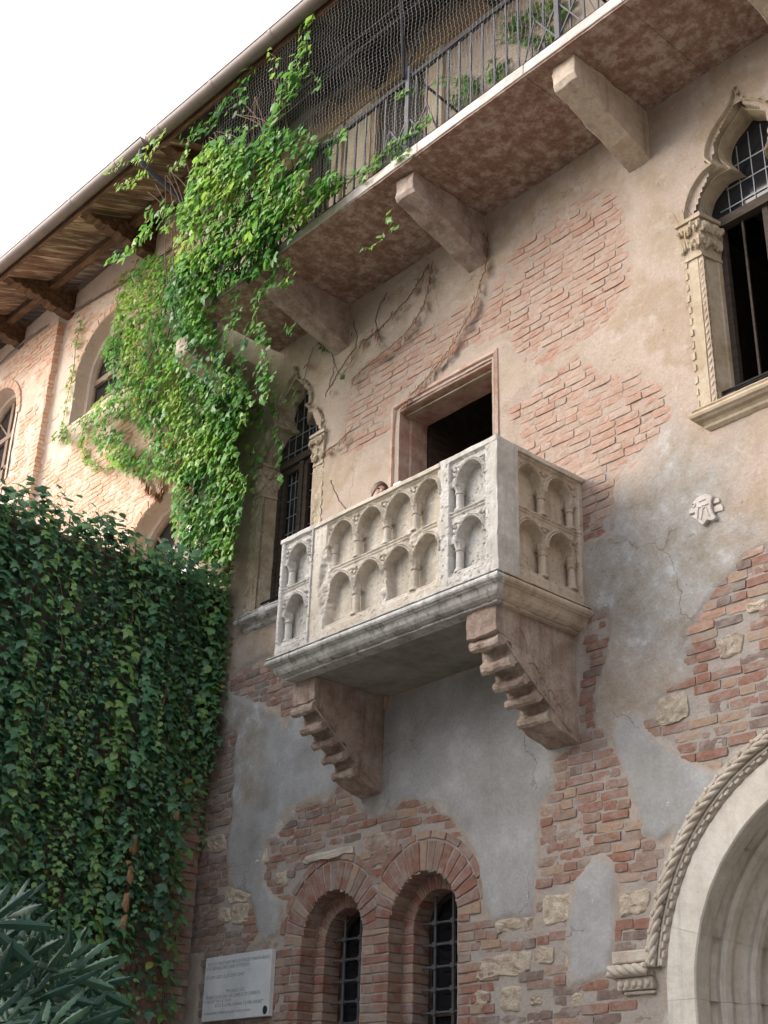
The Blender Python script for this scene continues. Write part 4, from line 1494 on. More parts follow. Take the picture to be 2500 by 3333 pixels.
def f_mid(u, z):
    d = carve(u, z, [-7.935, -7.565, -7.205, -6.862], [ROW_T(0.150), ROW_B(0.150)], (-8.13, -6.735, 5.70, 6.69), 2.0, 0.5)
    er = sstep(0.35, 0.75, np.exp(-((u + 8.13) / 0.075) ** 2 - ((z - 6.12) / 0.32) ** 2) * 1.15 + (fbm(u, z, 11, 4) - 0.5) * 0.5)
    er = np.maximum(er, sstep(0.45, 0.75, np.exp(-((u + 7.02) / 0.10) ** 2 - ((z - 6.20) / 0.09) ** 2) * 1.3 + (fbm(u, z, 14, 4) - 0.5) * 0.5))
    er = np.maximum(er, sstep(0.45, 0.75, np.exp(-((u + 7.38) / 0.05) ** 2 - ((z - 5.86) / 0.2) ** 2) * 1.2 + (fbm(u, z, 14, 4) - 0.5) * 0.5))
    rough_ = 0.016 + (fbm(u, z, 18, 4) - 0.35) * 0.055
    return d * (1 - er) + rough_ * er + 0.012


def f_right(u, z):
    d = carve(u, z, [-6.372], [ROW_T(0.134), ROW_B(0.134)], (-6.60, -6.195, 5.70, 6.70), 3.0)
    return d + chip(u, z, BX1, 6.2, (0.015, 0.6), 0.012)


def f_side(u, z):
    d = carve(u, z, [-0.622, -0.280], [ROW_T(0.140), ROW_B(0.140)], (-0.782, -0.05, 5.70, 6.69), 4.0, 0.6)
    return d + 0.004 + 0.012 * sstep(-0.80, -0.775, u)


panel('relief_panel', 'x', BX0, -8.305, BZ0, BZ1, BY, f_left, M['balcony_grey'], BAL)
panel('relief_panel', 'x', -8.304, -6.692, BZ0, BZ1 - 0.004, BY, f_mid, M['balcony'], BAL)
panel('relief_panel', 'x', -6.691, BX1, BZ0, BZ1, BY, f_right, M['balcony_grey'], BAL)
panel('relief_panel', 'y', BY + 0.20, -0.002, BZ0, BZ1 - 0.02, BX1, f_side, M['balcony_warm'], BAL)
# inner faces and coping
mb = MB()
mb.box(BX0 + 0.02, BX1 - 0.02, BY + 0.131, BY + 0.19, BZ0, BZ1 - 0.03)
mb.box(BX1 - 0.20, BX1 - 0.132, BY + 0.192, 0.0, BZ0, BZ1 - 0.03)
mb.box(BX0, BX0 + 0.16, BY + 0.11, 0.0, BZ0, BZ1 - 0.02)
mb.build('parapet_core', M['balcony'], BAL)
for nm, b in (('front', (BX0 - 0.004, -8.30, BY - 0.004, BY + 0.19)), ('mid', (-8.297, -6.70, BY - 0.006, BY + 0.19)), ('right', (-6.697, BX1 + 0.004, BY - 0.005, BY + 0.19)), ('side', (BX1 - 0.19, BX1 + 0.006, BY + 0.192, -0.002)), ('left', (BX0 - 0.002, BX0 + 0.18, BY + 0.192, -0.002))):
    mb = MB()
    mb.box(b[0], b[1], b[2], b[3], BZ1 - 0.045, BZ1 + (0.0 if nm != 'mid' else -0.008))
    mb.build('coping', {'front': M['balcony_grey'], 'right': M['balcony_grey']}.get(nm, M['balcony']), BAL, bevel=0.012, subdiv=6, rough=0.007, rs=14)
# plain corner pier on the side
mb = MB()
mb.box(BX1 - 0.08, BX1 + 0.010, BY - 0.002, BY + 0.232, BZ0 + 0.004, BZ1 - 0.002)
mb.build('corner_pier', M['balcony_grey'], BAL, bevel=0.010, subdiv=14, rough=0.009, rs=17)


# colonnettes: shaft > capital, base
def colonnette(x, y, zb, zs, axis, mat, keep=1.0):
    r0 = 0.034
    mb = MB()
    h = (zs - zb)
    mb.lathe([(r0, 0.03), (r0 * 0.97, h * 0.6), (r0 * 0.94, h - 0.05)], (x, y, zb), 12)
    o = mb.build('colonnette', mat, BAL, smooth=True, recalc=False, rough=0.003, rs=30)
    mb = MB()
    mb.lathe([(0.001, -0.002), (r0 * 1.42, -0.002), (r0 * 1.45, 0.010), (r0 * 1.2, 0.015), (r0 * 1.28, 0.024), (r0, 0.034)], (x, y, zb), 12)
    mb.build('base', mat, o, smooth=True, recalc=False, rough=0.003, rs=25)
    mb = MB()
    z = h - 0.066
    mb.lathe([(r0, z), (r0 * 1.22, z + 0.004), (r0 * 1.25, z + 0.010), (r0 * 1.0, z + 0.016)], (x, y, zb), 12)
    mb.lathe([(r0 * 1.0, z + 0.016), (r0 * 1.12, z + 0.035), (r0 * 1.4, z + 0.056), (r0 * 1.5, z + 0.066), (r0 * 1.3, z + 0.068), (r0 * 1.4, z + 0.09)], (x, y, zb), 8)
    mb.build('capital', mat, o, smooth=False, recalc=False, rough=0.005, rs=25)
    return o


yc = BY + 0.066
for (zb, zs, a) in (ROW_T(0), ROW_B(0)):
    low = zb < 6
    for x in (-8.66, -8.36):
        colonnette(x, yc, zb, zs, 'x', M['balcony_grey'])
    for x in (-7.75, -7.385, -7.033) if not low else (-7.75, -7.033):
        colonnette(x, yc - 0.002, zb, zs, 'x', M['balcony'])
    colonnette(-6.708, yc + 0.02, zb, zs, 'x', M['balcony'])
    if not low:
        colonnette(-8.105, yc + 0.03, zb, zs, 'x', M['balcony'])
    for x in (-6.535, -6.212):
        colonnette(x, yc, zb, zs, 'x', M['balcony_grey'])
    for y in (-0.452, -0.112):
        colonnette(BX1 - 0.068, y, zb, zs, 'y', M['balcony_warm'])

# cornice slab
prof = [(0.075, 5.615), (0.02, 5.607), (0.004, 5.598), (0.004, 5.588), (0.034, 5.585), (0.034, 5.576), (0.004, 5.573), (-0.004, 5.560), (-0.004, 5.545), (0.006, 5.530), (0.022, 5.522), (0.026, 5.516), (0.04, 5.512), (0.052, 5.495), (0.064, 5.470), (0.085, 5.447), (0.115, 5.432), (0.13, 5.430), (0.13, 5.412), (0.24, 5.408)]
CX0, CX1, CY0 = -8.815, -6.035, -1.07
rings = []
path = [('L', 0)] + [('c0', 0)] + [('f', i / 40) for i in range(1, 40)] + [('c1', 0)] + [('s', i / 14) for i in range(1, 15)]
for kind, t in path:
    ring = []
    for o_, z in prof:
        if kind == 'L':
            p = (CX0 + o_, 0.0, z)
        elif kind == 'c0':
            p = (CX0 + o_, CY0 + o_, z)
        elif kind == 'f':
            p = (CX0 + o_ + (CX1 - CX0 - 2 * o_) * t, CY0 + o_, z)
        elif kind == 'c1':
            p = (CX1 - o_, CY0 + o_, z)
        else:
            p = (CX1 - o_, CY0 + o_ - (CY0 + o_) * t, z)
        ring.append(p)
    rings.append(ring)
ns = 41
for nm, seg, mat in (('cornice', rings[:43], M['cornice']), ('cornice', rings[42:], M['balcony_warm'])):
    mb = MB()
    mb.loft(seg)
    mb.build(nm, mat, BAL, recalc=False, rough=0.003, rs=13)
mb = MB()
mb.box(CX0 + 0.13, CX1 - 0.13, CY0 + 0.13, -0.002, 5.418, 5.44)
mb.box(BX0 + 0.05, BX1 - 0.05, BY + 0.05, -0.002, 5.56, 5.605)
mb.build('floor_slab', M['underside'], BAL)


# stepped corbels
def corbel_profile(yf):
    k = (0.91 + yf) * 0.5
    P = [(0.03, 5.415), (yf, 5.415), (yf - 0.002, 5.30), (yf, 5.205)]
    steps = [(-0.875 + k, 5.190, 5.105), (-0.765 + k * .9, 5.055, 4.965), (-0.632 + k * .7, 4.935, 4.862), (-0.503 + k * .5, 4.838, 4.762), (-0.372 + k * .3, 4.728, 4.645)]
    P.append((yf + 0.012, 5.197))
    for i, (y, zt, zb) in enumerate(steps):
        h = zt - zb
        P += [(y + 0.016, zt), (y - 0.004, zt - 0.22 * h), (y - 0.010, zt - 0.5 * h), (y, zt - 0.8 * h), (y + 0.024, zb), (y + 0.045, zb + 0.006)]
        if i < 4:
            yn = steps[i + 1][0]
            P += [(y + 0.066, zb + 0.034), (y + 0.10, zb + 0.050), (yn + 0.022, zb + 0.030), (yn + 0.030, steps[i + 1][1] + 0.012)]
    P += [(-0.26 + k * .3, 4.615), (-0.12, 4.575), (0.03, 4.545)]
    return P


for x0, x1, yf, lab in ((-6.515, -6.212, -0.91, 'right stepped corbel, its side carved with gothic arches'), (-8.712, -8.420, -0.825, 'left stepped corbel, darker in the shade of the slab')):
    P = corbel_profile(yf)
    mb = MB()
    n_ = 7
    rings = []
    for i in range(n_ + 1):
        t = i / n_
        e = 0.007 if i in (0, n_) else 0
        rings.append([(x0 + (x1 - x0) * t, min(0.03, y + e), z + (e if z < 5.4 else 0)) for y, z in P])
    mb.loft(rings)
    mb.f.append(tuple(range(len(P) - 1, -1, -1)))
    mb.f.append(tuple(n_ * len(P) + i for i in range(len(P))))
    mb.t += [0.5, 0.5]
    c = mb.build('corbel', M['corbel'], BAL, recalc=True, subdiv=1, rough=0.011, rs=15)
    c['label'] = lab
    # carved side: raised slanting fillet and arches
    mb = MB()
    X = x1 + 0.0005
    line = [(-0.80, 5.12), (-0.62, 4.97), (-0.45, 4.84), (-0.28, 4.71), (-0.12, 4.60)]
    mb.tube([(X, y, z + 0.02) for y, z in line], 0.009, 5)
    for c0, zt, w_ in ((-0.66, 5.31, 0.085), (-0.46, 5.31, 0.085), (-0.26, 5.31, 0.07)):
        zb = 5.14
        mb.tube([(X, p.x, p.y) for p in crom([(c0 - w_, zb, 0), (c0 - w_ * .75, zb + 0.09, 0), (c0, zt, 0)], 5)], 0.007, 5)
        mb.tube([(X, p.x, p.y) for p in crom([(c0, zt, 0), (c0 + w_ * .75, zb + 0.09, 0), (c0 + w_, zb - 0.02, 0)], 5)], 0.007, 5)
    for c0, zt, w_ in ((-0.52, 5.06, 0.07), (-0.42, 4.97, 0.055), (-0.33, 4.90, 0.05), (-0.24, 4.81, 0.04)):
        mb.tube([(X, c0 + w_ * math.cos(a), zt - 0.07 + 0.07 * math.sin(a)) for a in [math.pi * k / 8 for k in range(9)]], 0.006, 5)
    mb.build('tracery', M['corbel'], c, smooth=True)

# ------------------------------------------------------------------ upper gallery
GAL = thing('stone_gallery', 'long upper gallery with pale marble edge, red marble underside and iron railing', 'gallery', (-6.5, -0.55, 10.05))
GX0, GX1, GY = -10.47, -2.2, -1.125
xs = [GX0, -9.35, -8.18, -6.95, -5.62, -4.55, -3.3, GX1]
for a, b in zip(xs[:-1], xs[1:]):
    mb = MB()
    mb.box(a + 0.0015, b - 0.0015, GY, GY + 0.12, 10.062, 10.176)
    mb.build('edge_stone', M['edge'], GAL, bevel=0.01, subdiv=5, rough=0.006, rs=9)
    mb = MB()
    mb.box(a + 0.002, b - 0.002, GY + 0.014, 0.0, 10.045, 10.06)
    mb.build('soffit_slab', M['soffit'], GAL, subdiv=8, rough=0.006, rs=7)
mb = MB()
mb.box(GX0 + 0.01, GX1, GY + 0.12, 0.0, 10.062, 10.165)
mb.build('floor_slab', M['underside'], GAL)
mb = MB()
mb.box(GX0, GX1, GY + 0.012, GY + 0.075, 10.178, 10.198)
mb.build('base_rail', M['black_iron'], GAL)
for i, cx in enumerate((-11.30 + 0.32, -9.30, -7.255, -5.285, -3.58)):
    x0, x1 = cx - 0.122, cx + 0.122
    P = [(0.05, 10.043), (-1.0, 10.043), (-1.005, 9.85), (-0.98, 9.80), (-0.5, 9.66), (0.05, 9.47)]
    mb = MB()
    rings = []
    for k in range(5):
        t = k / 4
        e = 0.004 if k in (0, 4) else 0
        rings.append([(x0 + (x1 - x0) * t, y + e, z) for y, z in P])
    mb.loft(rings)
    mb.f.append(tuple(range(len(P) - 1, -1, -1)))
    mb.f.append(tuple(4 * len(P) + i_ for i_ in range(len(P))))
    mb.t += [0.5, 0.5]
    mb.build('corbel', M['corbel'] if cx < -6 else M['balcony_warm'], GAL, bevel=0.012, subdiv=5, rough=0.016, rs=8)
# railing
YR = -1.08
x = GX0 + 0.06
bar0 = None
while x < GX1:
    if bar0 is None:
        mb = MB()
        mb.box(-0.008, 0.008, -0.008, 0.008, 0, 0.93)
        bar0 = mb.mesh('railing_bar', M['iron'])
    o = bpy.data.objects.new('railing_bar', bar0)
    COL.objects.link(o)
    o.parent = GAL
    o.matrix_parent_inverse = GAL.matrix_world.inverted()
    o.location = (x, YR, 10.19)
    x += 0.147
mb = MB()
mb.box(GX0 + 0.02, GX1, YR - 0.02, YR + 0.02, 11.10, 11.155)
mb.build('top_rail', M['black_iron'], GAL)
for px_ in (-7.12, -5.24):
    mb = MB()
    mb.box(px_ - 0.025, px_ + 0.025, YR - 0.04, YR + 0.0, 10.19, 11.25)
    mb.build('railing_post', M['iron'], GAL)
    mb = MB()
    for s in (-1, 1):
        mb.bar((px_, YR - 0.02, 10.62), (px_ + s * 0.26, YR - 0.01, 10.2), 0.015)
        mb.bar((px_, YR - 0.02, 10.2), (px_ + s * 0.26, YR - 0.01, 10.62), 0.015)
        mb.bar((px_ + s * 0.26, YR - 0.02, 10.62), (px_ + s * 0.40, YR - 0.01, 10.2), 0.011)
    mb.build('brace', M['iron'], GAL)
    mb = MB()
    mb.bar((px_ + 0.05, YR, 11.12), (px_ + 0.05, -0.02, 11.0), 0.02)
    mb.tube(crom([(px_ - 0.1, -1.05, 11.2), (px_ - 0.2, -0.95, 11.5), (px_ - 0.26, -0.8, 11.9), (px_ - 0.2, -0.75, 12.2)], 5), 0.02, 6)
    mb.build('wall_tie', M['black_iron'], GAL)

# joinery on the wall behind the railing: parts of the house
GD = sub('gallery_doorway', HOUSE, (-8.4, 0, 10.2))
mb = MB()
mb.box(-11.3, -1.7, -0.09, 0.02, 12.80, 13.08)
mb.build('lintel_beam', M['lintel'], GD, bevel=0.01)
mb = MB()
mb.box(-11.3, -1.7, -0.05, 0.02, 13.084, 13.36)
mb.build('frieze_board', M['plank'], GD)
for a, b, mat in ((-10.3, -10.12, 'shutter'), (-9.62, -9.44, 'shutter'), (-9.38, -8.92, 'shutter'), (-8.90, -8.80, 'lintel'), (-7.96, -7.74, 'shutter'), (-8.02, -7.965, 'lintel'), (-6.2, -6.1, 'lintel')):
    mb = MB()
    mb.box(a, b, -0.075, 0.02, 10.19, 12.78)
    mb.build('door_post', M[mat], GD, bevel=0.006)
mb = MB()
mb.box(-8.79, -8.03, -0.035, 0.02, 10.19, 12.78)
mb.box(-10.1, -9.63, -0.035, 0.02, 10.19, 12.78)
mb.build('dark_opening_panel', M['dark_wood'], GD)  # solid dark panels stand in for the shade inside the doorways
mb = MB()
for a, b in ((-8.79, -8.03), (-10.1, -9.63)):
    mb.box(a, b, -0.055, -0.036, 10.6, 10.65)
    mb.box((a + b) / 2 - 0.03, (a + b) / 2 + 0.03, -0.057, -0.036, 10.2, 12.75)
    mb.box(a, b, -0.055, -0.036, 11.6, 11.65)
mb.build('door_rail', M['dark_wood'], GD)


# ------------------------------------------------------------------ eaves: planks, brackets, gutter
def gz(x, left):
    return (13.16 + (-11.9 - x) * 0.062) if left else (13.09 + (-11.4 - x) * 0.066)


def make_roof(parent, x0, x1, left, pmat, brk, gx0, gx1):
    rf = sub('roof', parent, ((x0 + x1) / 2, -0.6, 13.4))
    x = x0
    r = random.Random(8 if left else 9)
    while x < x1:
        w_ = r.uniform(0.20, 0.30)
        xa, xb = x + 0.004, min(x + w_, x1) - 0.004
        za = gz((xa + xb) / 2, left)
        j = r.uniform(-0.008, 0.008)
        mb = MB()
        vs = []
        for t in (0, 0.33, 0.66, 1):
            y = -1.28 + t * 1.30
            z = za + 0.05 + t * 0.50 + j
            for xx in (xa, xb):
                vs += [(xx, y, z), (xx, y, z + 0.025)]
        fs = []
        for i in range(3):
            o_ = i * 4
            fs += [(o_, o_ + 2, o_ + 6, o_ + 4), (o_ + 1, o_ + 5, o_ + 7, o_ + 3), (o_, o_ + 4, o_ + 5, o_ + 1), (o_ + 2, o_ + 3, o_ + 7, o_ + 6)]
        fs += [(0, 1, 3, 2), (12, 14, 15, 13)]
        mb.add(vs, fs, r.random())
        mb.build('plank', M[pmat], rf)
        x += w_
    # weather skin of tiles over the planks
    mb = MB()
    a, b = gz(x0, left), gz(x1, left)
    for xx, z in ((x0, a), (x1, b)):
        pass
    mb.add([(x0, -1.32, a + 0.09), (x1, -1.32, b + 0.09), (x1, 2.5, b + 1.55), (x0, 2.5, a + 1.55), (x0, -1.32, a + 0.15), (x1, -1.32, b + 0.15), (x1, 2.5, b + 1.62), (x0, 2.5, a + 1.62)],
           [(0, 3, 2, 1), (4, 5, 6, 7), (0, 1, 5, 4), (1, 2, 6, 5), (2, 3, 7, 6), (3, 0, 4, 7)])
    mb.build('roof_cover', M['tile'], rf)
    # row of rounded tile ends over the gutter
    mb = MB()
    x = x0
    while x < x1:
        z = gz(x, left) + 0.14
        mb.tube([(x, -1.37, z), (x, -1.15, z + 0.085)], 0.05, 8)
        x += 0.17
    mb.build('tile_end', M['tile'], rf)
    # fascia
    mb = MB()
    mb.add([(x0, -1.285, gz(x0, left) - 0.045), (x1, -1.285, gz(x1, left) - 0.045), (x1, -1.25, gz(x1, left) - 0.045), (x0, -1.25, gz(x0, left) - 0.045),
            (x0, -1.285, gz(x0, left) + 0.09), (x1, -1.285, gz(x1, left) + 0.09), (x1, -1.25, gz(x1, left) + 0.09), (x0, -1.25, gz(x0, left) + 0.09)],
           [(0, 3, 2, 1), (4, 5, 6, 7), (0, 1, 5, 4), (1, 2, 6, 5), (2, 3, 7, 6), (3, 0, 4, 7)])
    mb.build('fascia_board', M['beam'], rf)
    # gutter: half pipe with joints
    N = 40
    def ring(r_, x, open_):
        c = (x, -1.385, gz(x, left) + 0.06)
        return [(c[0], c[1] + r_ * math.cos(a), c[2] + r_ * math.sin(a)) for a in [math.pi + math.pi * k / 12 for k in range(13)]]
    xs = [gx0 + (gx1 - gx0) * i / 20 for i in range(21)]
    mb = MB()
    mb.loft([ring(0.094, x, 1) for x in xs])
    mb.loft([ring(0.086, x, 1) for x in xs])
    for x in (gx0, gx1):
        mb.prism([(p[1], p[2]) for p in ring(0.094, x, 1)], lambda u, v, w_: (w_, u, v), x - 0.003, x + 0.003)
    for s in (-1, 1):
        mb.tube([(x, -1.385 + s * 0.094, gz(x, left) + 0.062) for x in xs], 0.010, 6)
    mb.build('gutter', M['gutter'], rf, smooth=True, recalc=False)
    x = gx1 - 0.7
    while x > gx0:
        mb = MB()
        mb.loft([ring(0.099, x, 1), ring(0.099, x + 0.05, 1)])
        mb.build('gutter_joint', M['gutter'], rf, smooth=True, recalc=False)
        x -= 1.15
    # carved brackets with beams
    for bx in brk:
        zb = gz(bx, left) + 0.13
        br = sub('eave_bracket', rf, (bx, 0, zb)) if False else None
        P = [(0.02, zb + 0.36), (-1.12, zb + 0.05), (-1.16, zb + 0.02), (-1.14, zb - 0.03)]
        y = -1.10
        for k in range(4):
            P += [(y + 0.02, zb - 0.03 - k * 0.022), (y + 0.06, zb - 0.062 - k * 0.022), (y + 0.12, zb - 0.065 - k * 0.022), (y + 0.15, zb - 0.04 - k * 0.022)]
            y += 0.16
        P += [(-0.44, zb - 0.13), (-0.40, zb - 0.165), (-0.30, zb - 0.175), (-0.26, zb - 0.15), (-0.2, zb - 0.18), (0.02, zb - 0.19)]
        mb = MB()
        mb.prism(P, lambda u, v, w_: (w_, u, v), bx - 0.09, bx + 0.09, 0.4)
        mb.build('eave_bracket', M['beam'] if left else M['plank_dark'], rf, bevel=0.008)
    mb = MB()
    ya = -0.42
    a, b = gz(x0, left) + 0.24, gz(x1, left) + 0.24
    mb.add([(x0, ya - 0.06, a), (x1, ya - 0.06, b), (x1, ya + 0.06, b), (x0, ya + 0.06, a), (x0, ya - 0.06, a + 0.12), (x1, ya - 0.06, b + 0.12), (x1, ya + 0.06, b + 0.16), (x0, ya + 0.06, a + 0.16)],
           [(0, 3, 2, 1), (4, 5, 6, 7), (0, 1, 5, 4), (1, 2, 6, 5), (2, 3, 7, 6), (3, 0, 4, 7)])
    mb.build('purlin', M['beam'] if left else M['plank_dark'], rf, bevel=0.008)
    return rf


make_roof(HOUSE, -11.45, -1.6, False, 'plank_dark', (-10.9, -8.75, -6.9, -4.6, -2.4), -11.62, -1.5)

# ------------------------------------------------------------------ the wing on the left
WING = thing('left_wing', 'brightly lit brick wing with arched windows and timber eaves on the left', 'house', (-15.5, 0, 0))
WN = [(-14.78, 11.98, 0.80, 11.22, 0.0), (-12.66, 8.20, 0.80, 7.4, 0.0), (-17.98, 12.05, 0.75, 10.9, -0.13)]     # cx, springing, half width, sill, wall face


def wing_hole(x, z):
    o = np.zeros(x.shape, dtype=bool)
    for cx, zs, a, zb, y in WN:
        o |= (np.abs(x - cx) < a + 0.01) & (z < zs) & (z > zb)
        o |= (np.hypot(x - cx, z - zs) < a + 0.01) & (z >= zs)
    return o


def wing_brickiness(x, z):
    n_ = fbm(x + 3, z, 0.9, 4) - 0.52
    b = n_ * 1.0 + 0.10
    b = np.maximum(b, 0.25 - np.hypot((x + 16.75) / 0.6, (z - 12.9) / 0.55))
    b = np.maximum(b, 0.25 - np.abs(z - 10.2) * 0.5 + (fbm(x, z, 2.2, 3) - 0.62) * 1.2)
    b = np.maximum(b, 0.5 * (x < -16.4) * (z < 11.6) - 0.35 + n_ * 0.5)
    return b


def wing_relief(x, z):
    b = wing_brickiness(x, z)
    nf = fbm(x, z, 14, 4) - 0.5
    pl = 1 - sstep(-0.05, 0.12, b + nf * 0.15)
    d = 0.004 + pl * 0.012 + nf * 0.018 + (fbm(x, z, 2.0, 3) - 0.5) * 0.02
    d = d + np.where(x < -16.28, 0.115, 0.0)
    return d, {'plaster': pl, 'cement': np.zeros(x.shape), 'grime': np.zeros(x.shape)}


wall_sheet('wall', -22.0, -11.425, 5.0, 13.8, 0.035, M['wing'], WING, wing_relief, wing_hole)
mb = MB()
mb.box(-22.0, -11.42, 0.02, 0.4, 0.0, 5.2)
mb.box(-22.0, -11.5, 2.5, 2.6, 0.0, 14.0)
mb.box(-22.0, -21.9, 0.0, 2.5, 0.0, 14.0)
for z in (5.2, 9.6, 13.7):
    mb.box(-22.0, -11.45, 0.35, 2.5, z, z + 0.2)
mb.build('room_wall', M['room'], WING)


def wing_test(x, z):
    if abs(x + 16.28) < 0.14:
        return False
    for cx, zs, a, zb, y in WN:
        if abs(x - cx) < a + 0.15 and zb < z < zs:
            return False
        if math.hypot(x - cx, z - zs) < a + 0.16 and z >= zs:
            return False
    X1, Z1 = np.array([x]), np.array([z])
    return wing_brickiness(X1, Z1)[0] + (fbm(X1, Z1, 14, 4)[0] - 0.5) * 0.15 > 0.02


BW = BrickSet(None, worn=1.0)
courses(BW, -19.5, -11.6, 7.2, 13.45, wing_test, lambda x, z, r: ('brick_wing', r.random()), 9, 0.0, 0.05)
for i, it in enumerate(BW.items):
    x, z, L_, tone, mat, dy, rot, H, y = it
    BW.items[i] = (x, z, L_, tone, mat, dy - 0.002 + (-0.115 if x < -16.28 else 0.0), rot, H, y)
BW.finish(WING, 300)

for i, (cx, zs, a, zb, y) in enumerate(WN):
    wn = sub('arched_window', WING, (cx, y, zs))
    wn['label'] = ['arched window under the eaves, half hidden by creeper', 'lower arched window peeping over the ivy wall', 'arched timber window at the left edge of the picture'][i]
    mb = MB()
    arch_loft(mb, cx, zs, zb, [(a + 0.05, y - 0.012), (a + 0.002, y - 0.016), (a, y + 0.18), (a - 0.07, y + 0.185), (a - 0.08, y + 0.42)], 24)
    mb.loft([[(cx - a, y - 0.012, zb + 0.0), (cx + a, y - 0.012, zb)], [(cx - a, y + 0.4, zb + 0.02), (cx + a, y + 0.4, zb + 0.02)]])
    mb.build('reveal', M['wing'], wn, recalc=False, subdiv=1, rough=0.012, rs=9)
    mb = MB()
    for k in range(16):
        aa = math.pi * k / 16
        voussoir(mb, cx, zs, aa + 0.01, math.pi / 16 - 0.02, a + 0.004, a + 0.13, y - 0.026, y + 0.1, rb.random(), 0.004)
    mb.build('brick_arch', M['brick_wing'], wn, bevel=0.005, seg=1)
    mb = MB()
    yy = y + 0.24
    r0, r1 = a - 0.02, a - 0.11
    arch_loft(mb, cx, zs, zb, [(r0, yy + 0.05), (r0, yy), (r0 - 0.03, yy - 0.012), (r0 - 0.04, yy + 0.01), (r1 + 0.015, yy + 0.005), (r1, yy + 0.02), (r1, yy + 0.05)], 24)
    mb.box(cx - 0.045, cx + 0.045, yy, yy + 0.05, zb, zs + r1)
    mb.box(cx - r1, cx + r1, yy - 0.01, yy + 0.05, zs - 0.06, zs + 0.03)
    for s in (-1, 1):
        mb.bar((cx, yy + 0.03, zs), (cx + s * r1 * 0.72, yy + 0.03, zs + r1 * 0.70), 0.03)
    mb.box(cx - r1, cx + r1, yy, yy + 0.04, (zb + zs) / 2 - 0.03, (zb + zs) / 2 + 0.02)
    mb.build('window_frame', M['frame_wood'], wn, recalc=False)
    mb = MB()
    mb.prism(arch_path(cx, zs, zb, r1 + 0.02), lambda u, v, w_: (u, w_, v), yy + 0.04, yy + 0.046)
    mb.build('pane', M['glass'], wn)
make_roof(WING, -22.0, -11.46, True, 'plank', (-13.79, -16.12, -17.55, -18.6, -20.4, -11.75), -22.0, -11.75)

mb = MB()
for k in range(int(7.0 / CY), int(13.4 / CY)):
    d_ = 0.14 if k % 2 else 0.2
    mb.box(-16.27 - d_, -16.262 + rb.uniform(-.004, .004), -0.128 + rb.uniform(-.004, .004), 0.02, k * CY + 0.005, (k + 1) * CY - 0.005, rb.random(), 0.003)
tag(mb.build('pilaster_edge', M['brick_wing'], WING), kind='stuff')

# downpipe and cable
dp = MB()
dp.tube(crom([(-11.86, -1.385, 13.15), (-11.86, -1.385, 13.02), (-11.84, -1.33, 12.90), (-11.8, -0.9, 12.70), (-11.75, -0.25, 12.42), (-11.74, -0.14, 12.25), (-11.74, -0.12, 10.0), (-11.74, -0.12, 7.0)], 6), 0.036, 10)
tag(dp.build('downpipe', M['pipe'], None, smooth=True), 'dark zinc downpipe bending in under the eaves from the gutter end', 'downpipe')
cb = MB()
pts = crom([(-20.0, -0.16, 13.44), (-18.5, -0.16, 13.42), (-17.2, -0.17, 13.44), (-16.2, -0.06, 13.42), (-15.3, -0.04, 13.30), (-14.3, -0.04, 13.15), (-13.2, -0.04, 13.05), (-12.0, -0.04, 13.0)], 8)
cb.tube(pts, 0.014, 6)
cb.tube([p + Vector((0, -0.012, 0.012 * math.sin(i * 1.7))) for i, p in enumerate(pts)], 0.009, 5)
tag(cb.build('cable', M['cable'], None, smooth=True), 'dark cable strung along the pale wall under the eaves', 'cable')

# ------------------------------------------------------------------ net closing the gallery
mb = MB()
NY0, NY1 = (-1.13, 10.2), (-1.29, 13.12)          # foot on the slab edge, head under the gutter


def net_pt(u, v):
    """u along the wall, v 0..1 up"""
    sag = 0.10 * math.sin(math.pi * v) * (0.6 + 0.4 * math.sin(u * 1.7))
    y = NY0[0] + (NY1[0] - NY0[0]) * v + sag
    z = NY0[1] + (NY1[1] - NY0[1]) * v - 0.06 * (u + 8) * v
    return Vector((u + 0.012 * math.sin(v * 40 + u * 3), y + 0.012 * math.sin(u * 9 + v * 11), z))


u0, u1, st = -10.4, -5.3, 0.05
nu, nv = int((u1 - u0) / st), 60


def thin(mb, pts, r):
    m = len(pts)
    vs = []
    for p in pts:
        vs += [p + Vector((r, 0, 0)), p + Vector((-r * .5, r * .87, r * .3)), p + Vector((-r * .5, -r * .87, -r * .3))]
    fs = []
    for i in range(m - 1):
        for k in range(3):
            fs.append((3 * i + k, 3 * i + (k + 1) % 3, 3 * i + 3 + (k + 1) % 3, 3 * i + 3 + k))
    mb.add(vs, fs)


for i in range(nu + 1):
    thin(mb, [net_pt(u0 + st * (i + (0.09 if j % 2 else -0.09)), j / nv) for j in range(nv + 1)], 0.0013)


def thin_h(mb, pts, r):
    m = len(pts)
    vs = []
    for p in pts:
        vs += [p + Vector((0, 0, r)), p + Vector((0, r * .87, -r * .5)), p + Vector((0, -r * .87, -r * .5))]
    fs = []
    for i in range(m - 1):
        for k in range(3):
            fs.append((3 * i + k, 3 * i + (k + 1) % 3, 3 * i + 3 + (k + 1) % 3, 3 * i + 3 + k))
    mb.add(vs, fs)


